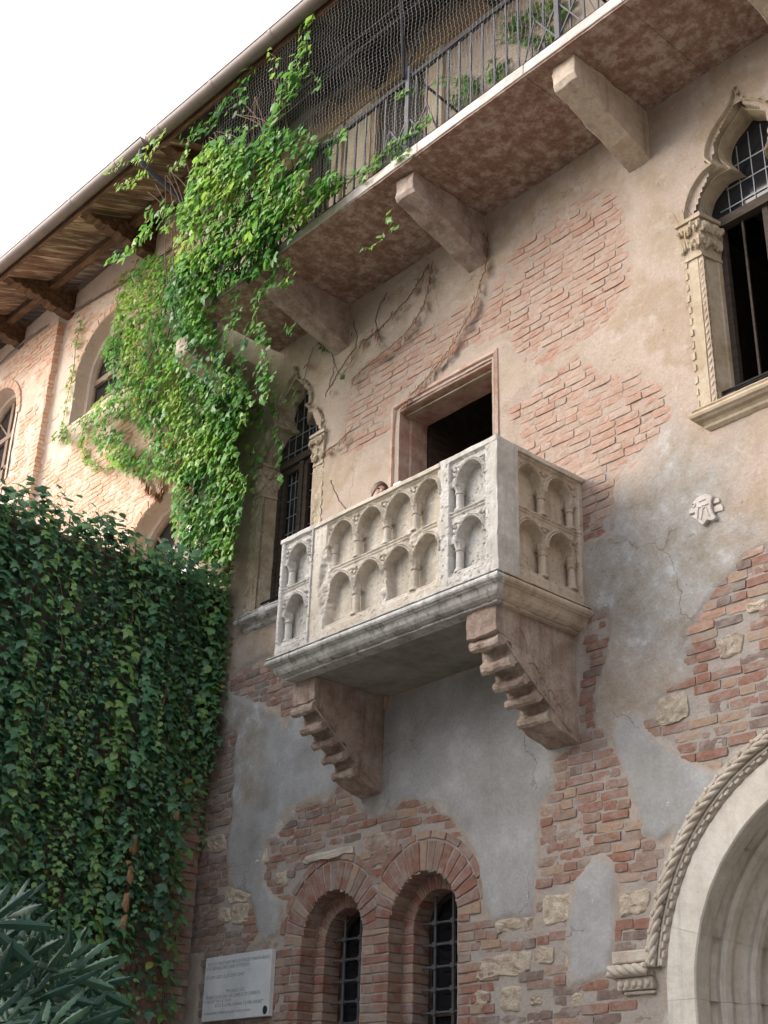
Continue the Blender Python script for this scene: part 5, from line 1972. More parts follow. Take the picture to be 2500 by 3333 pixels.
for j in range(nv + 1):
    thin_h(mb, [net_pt(u0 + st * i * 0.5, (j + (0.09 if i % 2 else -0.09)) / nv) for i in range(nu * 2 + 1)], 0.0013)
net = mb.build('bird_net', M['net'], None, recalc=False)
tag(net, 'fine grey bird net stretched from the gallery railing up to the eaves', 'net')
mb = MB()
for a, b in (((-1.16, 12.05), 0), ((-1.15, 12.25), 0)):
    y, z = a
    mb.tube([(u0 + 0.3 * i, y + 0.05, z + 0.02 * math.sin(i)) for i in range(19)], 0.010, 5)
mb.tube([(-7.15, -1.14, 11.1), (-7.2, -1.16, 12.2), (-7.22, -1.2, 13.05)], 0.018, 6)
mb.build('net_wire', M['black_iron'], net)

# ------------------------------------------------------------------ plaque
PL = thing('inscribed_plaque', 'white marble plaque with engraved lines of verse beside the twin windows', 'plaque', (-10.29, -0.03, 3.1))
mb = MB()
PLq = [(-10.80, 2.838), (-9.785, 2.838), (-9.79, 3.398), (-10.805, 3.400)]
mb.prism(PLq, lambda u, v, w_: (u, w_, v), -0.062, -0.012)
mb.build('slab', M['plaque'], PL, bevel=0.004)
LINES = [('\u201cBUT SOFT! WHAT LIGHT THROUGH YONDER WINDOW BREAKS?', -10.775, -9.81, 3.322, 0.031),
         ('IT IS THE EAST, AND JULIET IS THE SUN!', -10.78, -10.115, 3.282, 0.031),
         ('. . . . . . . . . . . . . . . .', -10.43, -10.10, 3.245, 0.02),
         ('IT IS MY LADY, O, IT IS MY LOVE!\u201d', -10.78, -10.17, 3.203, 0.031),
         ('\u201cMA QUALE LUCE', -10.45, -10.16, 3.070, 0.031),
         ("TRABOCCA DA QUEL BALCONE? ECCO L'ORIENTE", -10.76, -9.925, 3.028, 0.031),
         ('E GIULIETTA \u00c8 IL SOLE!  . . . . . . . .', -10.77, -10.18, 2.993, 0.028),
         ('ECCO \u00c8 LA MIA DONNA, \u00c8 IL MIO AMORE!\u201d', -10.60, -9.87, 2.952, 0.031),
         ('W. SHAKESPEARE \u201cROMEO AND JULIET\u201d ATTO II, SCENA II', -10.765, -10.05, 2.893, 0.022)]
tl = []
for s, xa, xb, z, h in LINES:
    cu = bpy.data.curves.new('inscription', 'FONT')
    cu.body = s
    cu.size = h / 0.72
    cu.extrude = 0.0008
    cu.resolution_u = 2
    cu.materials.append(M['ink'])
    o = bpy.data.objects.new('inscription', cu)
    link(o, PL)
    o.rotation_euler = (R(90), 0, 0)
    o.location = (xa, -0.0632, z)
    tl.append((o, xb - xa))
bpy.context.view_layer.update()
dg = bpy.context.evaluated_depsgraph_get()
for o, w_ in tl:
    me = bpy.data.meshes.new_from_object(o.evaluated_get(dg))
    k_ = w_ / max(1e-6, o.dimensions.x)
    t_ = bpy.data.objects.new('inscription', me)
    link(t_, PL)
    t_.rotation_euler = o.rotation_euler
    t_.location = o.location
    t_.scale = (k_, 1, 1)
    bpy.data.objects.remove(o)
mb = MB()
mb.prism([(-9.832 + 0.030 * math.cos(2 * math.pi * k / 20), 2.889 + 0.036 * math.sin(2 * math.pi * k / 20)) for k in range(20)], lambda u, v, w_: (u, w_, v), -0.068, -0.060)
mb.build('badge', M['badge'], PL)

# ------------------------------------------------------------------ small carved crest
CR_ = thing('carved_crest', 'small carved stone shield set into the plaster right of the balcony', 'crest', (-4.95, -0.03, 6.07))
ec = lambda u, v: tuple(W(2200 + u * 0.12056, 1550 + v * 0.12056, -0.05)[[0, 2]])
mb = MB()
P = [ec(*p) for p in ((430, 740), (560, 590), (780, 470), (930, 500), (990, 560), (950, 680), (960, 850), (1010, 1000), (1080, 1110), (1040, 1180), (940, 1200), (850, 1180), (730, 1330), (650, 1270), (560, 1180), (510, 1150), (520, 950), (480, 850))]
mb.prism(P, lambda u, v, w_: (u, w_, v), -0.055, 0.02)
mb.build('shield', M['crest'], CR_, bevel=0.008, subdiv=0)
mb = MB()
for q in ([(960, 620), (1050, 560), (1130, 570), (1140, 680), (970, 730)], [(970, 800), (1190, 720), (1235, 800), (1230, 900), (1000, 960)], [(310, 880), (420, 810), (490, 900), (480, 960), (310, 1010)], [(370, 1060), (510, 1010), (515, 1130), (440, 1120)]):
    mb.prism([ec(*p) for p in q], lambda u, v, w_: (u, w_, v), -0.035, 0.02)
tag(mb.build('scroll', M['crest'], CR_, bevel=0.006), kind='stuff')
mb = MB()
for pts in ([(600, 1150), (610, 900), (700, 830), (730, 930), (690, 1180)], [(730, 900), (820, 830), (870, 1000), (920, 1080)], [(580, 840), (720, 800), (880, 750)], [(630, 690), (720, 660), (800, 620)], [(450, 770), (520, 740), (540, 800), (480, 850)]):
    mb.tube([Vector((p.x, -0.056, p.y)) for p in crom([(*ec(*q), 0) for q in pts], 4)], 0.006, 5)
tag(mb.build('raised_letter', M['crest'], CR_, smooth=True), kind='stuff')


# ------------------------------------------------------------------ person on the balcony
def skin_body(name, V, E, Rr, mat, parent, sub_=2):
    me = bpy.data.meshes.new(name)
    me.from_pydata(V, E, [])
    o = bpy.data.objects.new(name, me)
    COL.objects.link(o)
    sk = o.modifiers.new('skin', 'SKIN')
    for i, r_ in enumerate(Rr):
        me.skin_vertices[0].data[i].radius = (r_, r_) if not isinstance(r_, tuple) else r_
    me.skin_vertices[0].data[0].use_root = True
    ss = o.modifiers.new('subsurf', 'SUBSURF')
    ss.levels = ss.render_levels = sub_
    me.materials.append(mat)
    o.parent = parent
    o.matrix_parent_inverse = parent.matrix_world.inverted()
    return o


hx, hy = -8.05, -0.52
htop = W(1238, 1574, hy)[2]
hx = W(1238, 1574, hy)[0]
H0 = 5.66
s_ = (htop - H0) / 1.66
PE = thing('person', 'person peeping over the balcony parapet, only the top of the head showing', 'person', (hx, hy, H0))
q = lambda x, y, z: (hx + x * s_, hy + y * s_, H0 + z * s_)
skin_body('body', [q(0, 0, .88), q(0, 0, 1.1), q(0, 0, 1.32), q(0, -.01, 1.42), q(.17, 0, 1.33), q(.22, 0, 1.05), q(.24, -.12, .84), q(-.17, 0, 1.33), q(-.22, 0, 1.05), q(-.24, -.12, .84), q(.09, 0, .82), q(.1, -.01, .45), q(.1, .02, .06), q(.1, -.14, .03), q(-.09, 0, .82), q(-.1, -.01, .45), q(-.1, .02, .06), q(-.1, -.14, .03)],
          [(0, 1), (1, 2), (2, 3), (2, 4), (4, 5), (5, 6), (2, 7), (7, 8), (8, 9), (0, 10), (10, 11), (11, 12), (12, 13), (0, 14), (14, 15), (15, 16), (16, 17)],
          [(.14 * s_, .10 * s_), (.125 * s_, .09 * s_), (.14 * s_, .10 * s_), .05 * s_, .06 * s_, .042 * s_, .032 * s_, .06 * s_, .042 * s_, .032 * s_, .085 * s_, .06 * s_, .04 * s_, .035 * s_, .085 * s_, .06 * s_, .04 * s_, .035 * s_], M['cloth'], PE)
mb = MB()
mb.blob(q(0, -0.01, 1.545), 0.075 * s_, 0.092 * s_, 0.112 * s_, 16, 12)
mb.blob(q(0, -0.105, 1.53), 0.013 * s_, 0.02 * s_, 0.024 * s_, 8, 6)
for e in (-1, 1):
    mb.blob(q(e * 0.077, 0.005, 1.54), 0.01 * s_, 0.02 * s_, 0.03 * s_, 8, 6)
mb.tube([q(0, 0, 1.38), q(0, -0.005, 1.47)], 0.05 * s_, 10)
head = mb.build('head', M['skin'], PE, smooth=True, recalc=True)
mb = MB()
for e in (-1, 1):
    mb.blob(q(e * 0.03, -0.094, 1.555), 0.014 * s_, 0.008 * s_, 0.008 * s_, 8, 6)
mb.build('eye', M['dark_wood'], head, smooth=True)
mb = MB()
n_, m_ = 18, 12
vs, fs = [], []
for i in range(m_ + 1):
    a = math.pi * 0.62 * i / m_
    for k in range(n_):
        b = 2 * math.pi * k / n_
        front = max(0, -math.sin(b)) ** 2
        aa = a * (1 - 0.42 * front)
        vs.append(q(0.088 * math.sin(aa) * math.cos(b), -0.004 + 0.108 * math.sin(aa) * math.sin(b), 1.55 + 0.120 * math.cos(aa)))
for i in range(m_):
    for k in range(n_):
        fs.append((i * n_ + k, (i + 1) * n_ + k, (i + 1) * n_ + (k + 1) % n_, i * n_ + (k + 1) % n_))
mb.add(vs, fs)
mb.build('hair', M['hair'], PE, smooth=True, rough=0.004, rs=40)
PE.rotation_euler.z = R(58)

c0 = W(1300, 1580, -0.93)
mb = MB()
mb.box(c0[0] - 0.045, c0[0] + 0.045, -0.96, -0.90, BZ1 - 0.004, c0[2] + 0.018)
mb.box(c0[0] - 0.030, c0[0] + 0.030, -0.965, -0.955, BZ1 + 0.004, c0[2] + 0.008)
tag(mb.build('small_box', M['white'], None, bevel=0.003), 'small pale box standing on the balcony parapet beside the head', 'box')

# ------------------------------------------------------------------ foliage
IVY2 = np.array([(0, 0, 0), (-.30, .12, .02), (-.5, .42, -.06), (-.22, .55, .03), (0, 1.0, -.12), (.22, .55, .03), (.5, .42, -.06), (.30, .12, .02), (0, .4, .06)])
IVYF = np.array([(0, 8, 1), (1, 8, 2), (2, 8, 3), (3, 8, 4), (4, 8, 5), (5, 8, 6), (6, 8, 7), (7, 8, 0)])
OVAL = np.array([(0, 0, 0), (-.26, .18, .02), (-.36, .48, -.03), (-.2, .8, -.03), (0, 1.0, -.1), (.2, .8, -.03), (.36, .48, -.03), (.26, .18, .02), (0, .45, .05)])


def leaf_frames(P, nrm, tip, size):
    """rotation so that local y = tip direction, z = normal"""
    nrm = nrm / np.linalg.norm(nrm, axis=1, keepdims=True)
    t = tip - (tip * nrm).sum(1, keepdims=True) * nrm
    t = t / (np.linalg.norm(t, axis=1, keepdims=True) + 1e-9)
    x = np.cross(t, nrm)
    return np.stack([x, t, nrm], 2) * size[:, None, None]


class Leaves:
    def __init__(self):
        self.P, self.N, self.T, self.S, self.tone, self.shape = [], [], [], [], [], []

    def put(self, p, n, t, s, tone, shape=0):
        self.P.append(p)
        self.N.append(n)
        self.T.append(t)
        self.S.append(s)
        self.tone.append(tone)
        self.shape.append(shape)

    def finish(self, parent, mat, n_obj, name='leaf', rest='foliage'):
        P, N, T = (np.array(a, dtype=float) for a in (self.P, self.N, self.T))
        S, tn, sh = np.array(self.S), np.array(self.tone), np.array(self.shape)
        tn = np.clip(np.where(tn > 1.5, tn - 2, tn), 0, 1)
        fr = leaf_frames(P, N, T, S)
        d = P - CAM
        c = d @ CF
        u, v = 1250 + FOC * (d @ CR) / c, 1666 - FOC * (d @ CU) / c
        vis = (u > 0) & (u < 2500) & (v > 0) & (v < 3333)
        facing = np.abs((fr[:, :, 2] / S[:, None] * (d / np.linalg.norm(d, axis=1, keepdims=True))).sum(1))
        score = np.where(vis, S * facing / c, 0)
        top = set(np.argsort(-score)[:n_obj].tolist())
        tpl = [IVY2, OVAL]
        mes = {}
        VV, FF, TT, off = [], [], [], 0
        for i in range(len(P)):
            if i in top:
                k = (int(sh[i]), round(float(tn[i]) * 8) / 8)
                if k not in mes:
                    me = bpy.data.meshes.new(name)
                    me.from_pydata(tpl[k[0]].tolist(), [], IVYF.tolist())
                    a = me.attributes.new('tone', 'FLOAT', 'FACE')
                    a.data.foreach_set('value', np.full(len(IVYF), k[1], dtype=np.float32))
                    me.materials.append(mat)
                    mes[k] = me
                o = bpy.data.objects.new(name, mes[k])
                COL.objects.link(o)
                o.parent = parent
                o.matrix_parent_inverse = parent.matrix_world.inverted()
                m = Matrix.Identity(4)
                for a in range(3):
                    for b in range(3):
                        m[a][b] = fr[i, a, b]
                    m[a][3] = P[i, a]
                o.matrix_basis = m
        keep = np.array([i for i in range(len(P)) if i not in top])
        base = np.stack([tpl[s] for s in sh[keep]])
        V = np.einsum('nij,nkj->nki', fr[keep], base) + P[keep][:, None, :]
        F = IVYF[None] + (np.arange(len(keep)) * 9)[:, None, None]
        o = np_mesh(rest, V.reshape(-1, 3), F.reshape(-1, 3), mat, parent, True, None, np.repeat(tn[keep], 8))
        tag(o, kind='stuff')
        return o


def unit(a):
    a = np.asarray(a, dtype=float)
    return a / np.linalg.norm(a)


# ---- garden wall under ivy, running out from the house towards the viewer
GWALL = thing('garden_wall', 'tall garden wall on the left, nearly covered in dark ivy', 'wall', (-11.35, -4.5, 0))
mb = MB()
mb.box(-11.62, -11.13, -9.0, -0.03, 0, 7.18)
mb.build('masonry', M['corner'], GWALL, subdiv=2, rough=0.02, rs=3)
gb = MB()
rg_ = random.Random(77)
for k in range(int(1.8 / CY), int(5.5 / CY)):
    y = -0.035 - 0.06 * (k % 2)
    while y > -1.7:
        L_ = rg_.choice((0.25, 0.24, 0.13))
        gb.box(-11.16, -11.118 + rg_.uniform(-.008, .008), y - L_, y, k * CY + 0.006, (k + 1) * CY - 0.006, rg_.random(), 0.005)
        y -= L_ + 0.012
tag(gb.build('brickwork', M['brick_red'], GWALL), kind='stuff')
mb = MB()
mb.box(-11.68, -11.08, -9.0, -0.03, 7.182, 7.25)
mb.build('coping', M['rubble'], GWALL)
IVY = thing('ivy', 'dense dark green ivy curtain covering the garden wall on the left', 'ivy', (-11.05, -4.0, 0))
lv = Leaves()
ri = random.Random(21)
stems = MB()
for s in range(340):
    y = -6.2 + 6.15 * (s + ri.random()) / 340
    x = -11.12 + ri.random() ** 1.5 * 0.22
    base = ri.choice((0.1, 0.2, 0.3, 0.35, 0.4, 0.6, 0.75, 0.84))
    big = ri.random() < 0.25
    z = 7.42 + ri.uniform(-0.25, 0.12) + 0.08 * math.sin(y * 2.3) + 0.05 * math.sin(y * 7.1)
    bulge = 0.16 * math.sin(y * 3.1 + 1.0) * math.sin(y * 1.3)
    zend = 0.4 if y < -0.75 else ri.uniform(1.0, 4.0)
    if y > -0.35:
        zend = ri.uniform(4.4, 6.6)
    k = 0
    pth = []
    while z > zend:
        y += ri.gauss(0, 0.012)
        x = min(max(x + ri.gauss(0, 0.010), -11.13), -10.82)
        thinout = 0.4 if (y > -1.1 and z < 3.6) else 0.0
        if ri.random() > thinout:
            s_l = (ri.uniform(0.08, 0.15) if big else ri.uniform(0.045, 0.08))
            side = ri.choice((-1, 1))
            n_ = (1.0, ri.gauss(0, 0.35) + side * 0.3, ri.uniform(0.3, 1.5))
            t_ = (0.35, side * ri.uniform(0.1, 0.8), -ri.uniform(0.4, 1.0))
            tn = base + ri.gauss(0, 0.10)
            if ri.random() < 0.012:
                tn = 2 + ri.uniform(0.9, 1.0)
            lv.put((x + ri.uniform(0, 0.06) + max(0.0, bulge + 0.08 * math.sin(z * 2.3 + y * 4)), min(y + side * 0.03, -0.05), z), n_, t_, s_l, tn if tn >= 2 else min(tn, 0.86), 0 if ri.random() < 0.8 else 1)
        pth.append((x - 0.01, min(y, -0.05), z))
        z -= ri.uniform(0.038, 0.075)
        k += 1
    if s % 5 == 0 and len(pth) > 8:
        stems.tube(pth[::4], 0.006, 4, r1=0.003)
# shaggy top
for s in range(1300):
    y = -6.0 + 5.8 * ri.random()
    x = -11.55 + 0.62 * ri.random()
    lv.put((x, y, 7.24 + ri.random() ** 1.7 * 0.36 + 0.10 * math.sin(y * 2.3) + 0.06 * math.sin(y * 7.1)), (ri.uniform(-.2, 1), ri.gauss(0, .4), 1.0), (ri.uniform(.2, 1), ri.gauss(0, .6), -0.5), ri.uniform(0.08, 0.16), ri.choice((0.15, 0.3, 0.4, 0.55)), 0 if ri.random() < 0.7 else 1)
# trailing edge over the house corner
for s in range(26):
    x, z = ri.uniform(-11.15, -10.88), ri.uniform(6.6, 8.4)
    base = ri.choice((0.25, 0.4, 0.6, 0.75))
    ze = z - ri.uniform(0.5, 2.0)
    while z > ze:
        x += ri.gauss(0, 0.012)
        lv.put((x, -0.10 - 0.12 * ri.random(), z), (0.4, -1, 0.5 + ri.random() * .5), (ri.gauss(0, .6), -0.3, -0.8), ri.uniform(.06, .12), base + ri.gauss(0, .1), 0)
        z -= ri.uniform(0.04, 0.08)
lv.finish(IVY, M['ivy'], 300)
# the thick woody runner with dry bark strips
pts = crom([WX(545, 2240, -10.86), WX(520, 2330, -10.86), WX(495, 2480, -10.86), WX(455, 2650, -10.86), WX(440, 2790, -10.86), WX(415, 2900, -10.86), WX(405, 3010, -10.86), WX(400, 3140, -10.86), WX(402, 3330, -10.86)], 6)
stems.tube(pts, 0.012, 6, r1=0.018)
tag(stems.build('stem', M['bark'], IVY, smooth=True), kind='stuff')
mb = MB()
rd = random.Random(3)
for px, py, L_ in ((430, 2775, 70), (420, 2870, 65), (405, 2960, 65), (398, 3020, 50), (570, 2665, 40), (395, 3150, 45)):
    p = Vector(WX(px, py, -10.82))
    h_ = L_ * 0.0024
    vs = [p + Vector((0.02, 0.03, h_)), p + Vector((0.0, -0.02, h_ * .9)), p + Vector((0.04, -0.055, 0)), p + Vector((0.03, 0.0, -h_ * .2)), p + Vector((0.0, 0.045, 0.0))]
    mb = MB()
    mb.add(vs, [(0, 1, 2, 3), (0, 3, 4)], rd.uniform(0.75, 1.0))
    mb.build('dry_bark_strip', M['dry'], IVY, recalc=False)

# ---- the light creeper over the gallery and the wing
CRP = thing('creeper', 'bright green creeper spilling from the gallery down over the pale wing', 'creeper', (-11.6, -0.5, 9.5))
lv = Leaves()
K = 2500 / 1659.0


def area(poly, y0, y1, n, tone, size, nrm=(-0.25, -1, 0.55), clump=0.0, seed=0):
    """leaves on the surface between two vertical planes, inside a surveyed outline"""
    P = np.array(poly) * K
    lo_, hi_ = P.min(0), P.max(0)
    r = random.Random(seed)
    got = 0
    tries = 0
    while got < n and tries < n * 12:
        tries += 1
        px, py = r.uniform(lo_[0], hi_[0]), r.uniform(lo_[1], hi_[1])
        sd = poly_sd(np.array([px]), np.array([py]), P)[0]
        if sd < -14 * r.random():
            continue
        f = fbm(np.array([px / 100]), np.array([py / 140]), 1.6, 3)[0]
        if f < clump * r.uniform(0.75, 1.15):
            continue
        y = r.uniform(y0, y1)
        p = W(px, py, y)
        tn = tone + (f - 0.5) * 1.1 + r.gauss(0, 0.09)
        if r.random() < 0.02:
            tn = 2 + r.uniform(0.92, 1.0)
        side = r.choice((-1, 1))
        lv.put(tuple(p), (nrm[0] + r.gauss(0, .35), nrm[1], nrm[2] + r.gauss(0, .3)), (side * r.uniform(.1, .8), -0.35, -r.uniform(.5, 1)), r.uniform(*size), tn if tn >= 2 else min(max(tn, 0), 0.91), 0 if r.random() < 0.75 else 1)
        got += 1


def strand(pts, ys, w_, n, tone, size, seed=0, stem=True):
    r = random.Random(seed)
    P = [Vector((*p, 0)) for p in pts]
    C = crom([p * K for p in P], 8)
    for i in range(n):
        t = r.random() * (len(C) - 1.001)
        j = int(t)
        c = C[j].lerp(C[j + 1], t - j)
        tt = t / (len(C) - 1)
        y = ys[0] + (ys[1] - ys[0]) * tt
        px = c.x + r.gauss(0, 1) * w_ * K * 0.5
        py = c.y + r.gauss(0, 1) * w_ * K * 0.5
        p = W(px, py, y + r.uniform(-0.06, 0.05))
        side = r.choice((-1, 1))
        lv.put(tuple(p), (-0.2 + r.gauss(0, .35), -1, 0.55 + r.gauss(0, .3)), (side * r.uniform(.2, 1), -0.3, -r.uniform(.3, 1)), r.uniform(*size), min(max(tone + r.gauss(0, .12), 0), 0.92), 0 if r.random() < 0.75 else 1)
    if stem:
        sb.tube([W(c.x, c.y, ys[0] + (ys[1] - ys[0]) * i / (len(C) - 1)) for i, c in enumerate(C)], 0.005, 4, r1=0.0025)


sb = MB()
B_ = (0.075, 0.15)
S_ = (0.055, 0.105)
# mass climbing the net above the railing
area([(455, 310), (500, 285), (560, 268), (600, 285), (655, 275), (690, 305), (680, 330), (640, 335), (665, 370), (640, 420), (600, 470), (560, 520), (470, 560), (400, 600), (380, 520), (400, 470), (410, 400), (430, 350)], -1.45, -1.1, 2200, 0.62, (0.065, 0.14), seed=1, clump=0.30)
area([(430, 350), (470, 310), (520, 320), (540, 380), (470, 430), (410, 460), (405, 400)], -1.5, -1.3, 260, 0.86, B_, seed=2)
strand([(668, 36), (655, 110), (625, 180), (600, 235), (585, 290), (560, 330)], (-1.32, -1.3), 20, 150, 0.62, B_, 3)
strand([(690, 180), (665, 150), (640, 200)], (-1.3, -1.3), 14, 14, 0.5, B_, 31)
strand([(575, 110), (600, 130), (590, 155)], (-1.33, -1.33), 8, 16, 0.85, S_, 32)
strand([(545, 150), (520, 185), (500, 225), (470, 240), (440, 275), (400, 300)], (-1.28, -1.22), 20, 90, 0.38, B_, 4)
strand([(360, 285), (330, 300), (315, 330), (300, 345), (262, 352), (235, 372)], (-1.5, -1.52), 7, 46, 0.85, S_, 5)
strand([(345, 300), (325, 345), (305, 380), (270, 397), (250, 402)], (-1.5, -1.52), 9, 50, 0.82, S_, 6)
strand([(410, 300), (395, 345), (365, 365)], (-1.3, -1.3), 8, 26, 0.75, S_, 7)
# arm reaching left under the eaves
area([(315, 455), (360, 440), (420, 430), (470, 450), (440, 490), (380, 480), (340, 500), (305, 510), (318, 480)], -1.4, -1.15, 120, 0.58, B_, seed=8)
strand([(330, 490), (300, 520), (265, 555), (245, 550)], (-1.25, -1.3), 10, 52, 0.62, B_, 9)
# along the railing foot
area([(740, 395), (700, 430), (650, 480), (590, 545), (560, 590), (470, 620), (420, 660), (360, 640), (400, 560), (470, 520), (560, 500), (610, 450), (680, 400), (720, 370)], -1.35, -1.05, 1150, 0.44, B_, seed=10, clump=0.30)
strand([(640, 290), (690, 315), (740, 285), (700, 330), (650, 345)], (-1.15, -1.15), 14, 46, 0.55, B_, 11)
strand([(600, 470), (690, 400), (780, 370), (860, 310), (930, 250)], (-1.12, -1.10), 14, 110, 0.55, S_, 12)
strand([(820, 345), (850, 300), (905, 285), (930, 240)], (-1.1, -1.05), 9, 40, 0.68, S_, 13)
strand([(855, 215), (880, 190), (920, 190), (960, 165), (1000, 180)], (-1.1, -0.9), 8, 34, 0.62, S_, 14)
strand([(700, 420), (760, 390), (820, 355), (880, 330)], (-1.12, -1.12), 10, 60, 0.5, S_, 15)
# plants on the gallery wall
area([(1095, 30), (1180, 0), (1240, 0), (1200, 70), (1130, 130), (1070, 180), (1050, 150), (1080, 90)], -0.12, -0.03, 300, 0.5, S_, seed=16, clump=0.42)
area([(965, 210), (1010, 190), (1060, 160), (1040, 190), (985, 230)], -0.2, -0.03, 60, 0.35, S_, seed=17)
area([(985, 170), (1010, 150), (1030, 175), (1000, 190)], -0.12, -0.03, 30, 0.45, S_, seed=18)
# curtain on the wing
area([(290, 590), (330, 550), (390, 560), (420, 640), (400, 720), (440, 800), (500, 850), (520, 900), (500, 960), (440, 1000), (400, 1040), (340, 1020), (270, 1015), (235, 985), (200, 930), (200, 880), (240, 850), (240, 790), (225, 760), (245, 720), (265, 640)], -0.45, -0.08, 6200, 0.64, (0.06, 0.115), seed=19, clump=0.29)
area([(390, 620), (440, 680), (480, 760), (540, 830), (530, 900), (500, 960), (530, 1040), (515, 1120), (500, 1200), (430, 1210), (385, 1150), (375, 1060), (420, 1000), (460, 900), (430, 800), (380, 700)], -0.50, -0.08, 3200, 0.50, (0.065, 0.13), seed=20, clump=0.33)
area([(420, 600), (480, 620), (450, 680), (470, 740), (420, 740), (390, 680)], -1.2, -0.7, 380, 0.42, B_, seed=21)
area([(380, 700), (425, 705), (470, 760), (520, 820), (480, 840), (420, 800), (375, 770)], -1.28, -1.08, 230, 0.46, S_, seed=50)
area([(370, 640), (430, 620), (440, 690), (400, 720), (365, 700)], -1.28, -1.1, 170, 0.5, S_, seed=51)
strand([(178, 690), (165, 740), (160, 790), (150, 840), (140, 890), (135, 940), (160, 950), (200, 900)], (-0.06, -0.06), 8, 110, 0.78, S_, 22)
strand([(190, 895), (150, 925), (125, 945)], (-0.1, -0.1), 12, 60, 0.5, S_, 23)
strand([(200, 890), (180, 930), (178, 970), (195, 1000), (230, 1012), (270, 1000), (300, 985)], (-0.07, -0.07), 9, 150, 0.78, S_, 24)
strand([(180, 945), (220, 945), (265, 930)], (-0.07, -0.07), 5, 40, 0.76, S_, 25)
strand([(270, 590), (255, 640), (255, 680)], (-0.15, -0.15), 9, 60, 0.88, S_, 26)
strand([(300, 560), (275, 610), (262, 660)], (-0.1, -0.1), 9, 60, 0.9, S_, 27)
# trails hanging below the slab
strand([(600, 555), (585, 600), (560, 640), (555, 690), (565, 720), (575, 760), (580, 800), (565, 830), (555, 865)], (-1.16, -1.12), 17, 190, 0.50, S_, 28)
strand([(640, 590), (615, 560), (605, 600), (630, 610)], (-1.18, -1.16), 11, 40, 0.55, S_, 29)
strand([(515, 625), (505, 680), (495, 720), (480, 760), (470, 800), (455, 860)], (-1.14, -1.0), 14, 130, 0.38, S_, 30)
strand([(545, 700), (520, 760), (525, 830), (515, 880)], (-1.1, -0.9), 10, 60, 0.30, S_, 33)
strand([(640, 680), (632, 715), (620, 705)], (-1.0, -1.0), 5, 12, 0.3, S_, 34)
strand([(848, 450), (838, 475), (855, 490)], (-1.02, -1.0), 3, 9, 0.6, S_, 35)
strand([(830, 500), (820, 520), (800, 535), (782, 535)], (-1.1, -1.1), 2, 10, 0.72, (0.05, 0.075), 36)
# round the weathered window
area([(560, 860), (610, 820), (640, 830), (640, 860), (600, 880), (560, 900), (540, 930), (520, 900)], -0.22, -0.08, 90, 0.5, S_, seed=37)
area([(500, 960), (560, 900), (590, 930), (560, 1000), (540, 1060), (505, 1090)], -0.25, -0.1, 110, 0.42, S_, seed=38)
strand([(590, 930), (610, 960), (600, 1000), (612, 1040)], (-0.15, -0.15), 6, 30, 0.5, S_, 39)
strand([(505, 1180), (495, 1230), (490, 1290), (480, 1330)], (-0.12, -0.12), 9, 60, 0.62, S_, 40)
strand([(700, 700), (690, 740), (715, 760), (735, 810), (765, 770)], (-0.05, -0.05), 4, 12, 0.28, S_, 41)
# stems of the mass on the net
rs_ = random.Random(5)
for i in range(26):
    x = rs_.uniform(-11.0, -8.6)
    sb.tube(crom([(x, -1.1, 10.2), (x - rs_.uniform(.0, .3), -1.2, 11.0), (x - rs_.uniform(.1, .6), -1.25, 11.8), (x - rs_.uniform(.2, .9), -1.25, 12.5)], 4), 0.008, 4, r1=0.004)
for i in range(10):
    x = rs_.uniform(-13.5, -11.4)
    sb.tube(crom([(x, -0.1, 10.7), (x + rs_.uniform(-.3, .3), -0.12, 11.0), (x + rs_.uniform(-.3, .5), -0.15, 11.5), (x + 0.5, -0.25, 12.6)], 4), 0.008, 4)
lv.finish(CRP, M['creeper'], 300)
tag(sb.build('stem', M['bark'], CRP, smooth=True), kind='stuff')

# ---- withered tendrils on the plaster
DV = thing('withered_vine', 'withered brown vine tendrils clinging to the plaster above the balcony door', 'vine', (-7.6, -0.03, 8.9))
mb = MB()
dl = MB()
rv = random.Random(12)
for path, dense in (([(1588, 760), (1585, 850), (1560, 930), (1530, 1020), (1480, 1110), (1430, 1180), (1370, 1250), (1300, 1320)], 1.0),
                    ([(1408, 850), (1395, 930), (1375, 1000), (1340, 1060), (1290, 1110), (1220, 1170), (1150, 1230)], 0.6),
                    ([(1395, 860), (1350, 940), (1290, 1010), (1230, 1075), (1180, 1110)], 0.45),
                    ([(1260, 950), (1225, 1030), (1235, 1100)], 0.3), ([(1150, 1040), (1160, 1120), (1120, 1180), (1075, 1260)], 0.2), ([(1150, 1390), (1100, 1440), (1060, 1470)], 0.3), ([(1075, 1560), (1100, 1620), (1125, 1660)], 0.2), ([(1020, 1130), (1000, 1190), (985, 1260)], 0.1), ([(1090, 1040), (1080, 1120), (1085, 1200), (1060, 1290)], 0.1)):
    C = [c + Vector((rv.uniform(-2.5, 2.5), rv.uniform(-2.5, 2.5), 0)) for c in crom([(*p, 0) for p in path], 10)]
    mb.tube([W(c.x, c.y, -0.032) for c in C], 0.004, 4)
    for i, c in enumerate(C):
        if rv.random() < dense * (0.7 + i / len(C) * 0.7):
            for _ in range(rv.choice((1, 2, 3))):
                p = Vector(W(c.x + rv.uniform(-9, 9), c.y + rv.uniform(-6, 14), -0.05))
                a, l = rv.uniform(-1, 1), rv.uniform(0.05, 0.10)
                s = Vector((0.5, -0.4, 0.3 * a)) * l * 0.45
                e = Vector((a * 0.3, -0.25, -1)) * l
                dl.add([p, p + s + e * .4, p + e, p - s * .6 + e * .5, p + e * .5 + Vector((0, -0.012, 0))], [(0, 1, 4), (1, 2, 4), (2, 3, 4), (3, 0, 4)], rv.random())
tag(mb.build('tendril', M['bark'], DV, smooth=True), kind='stuff')
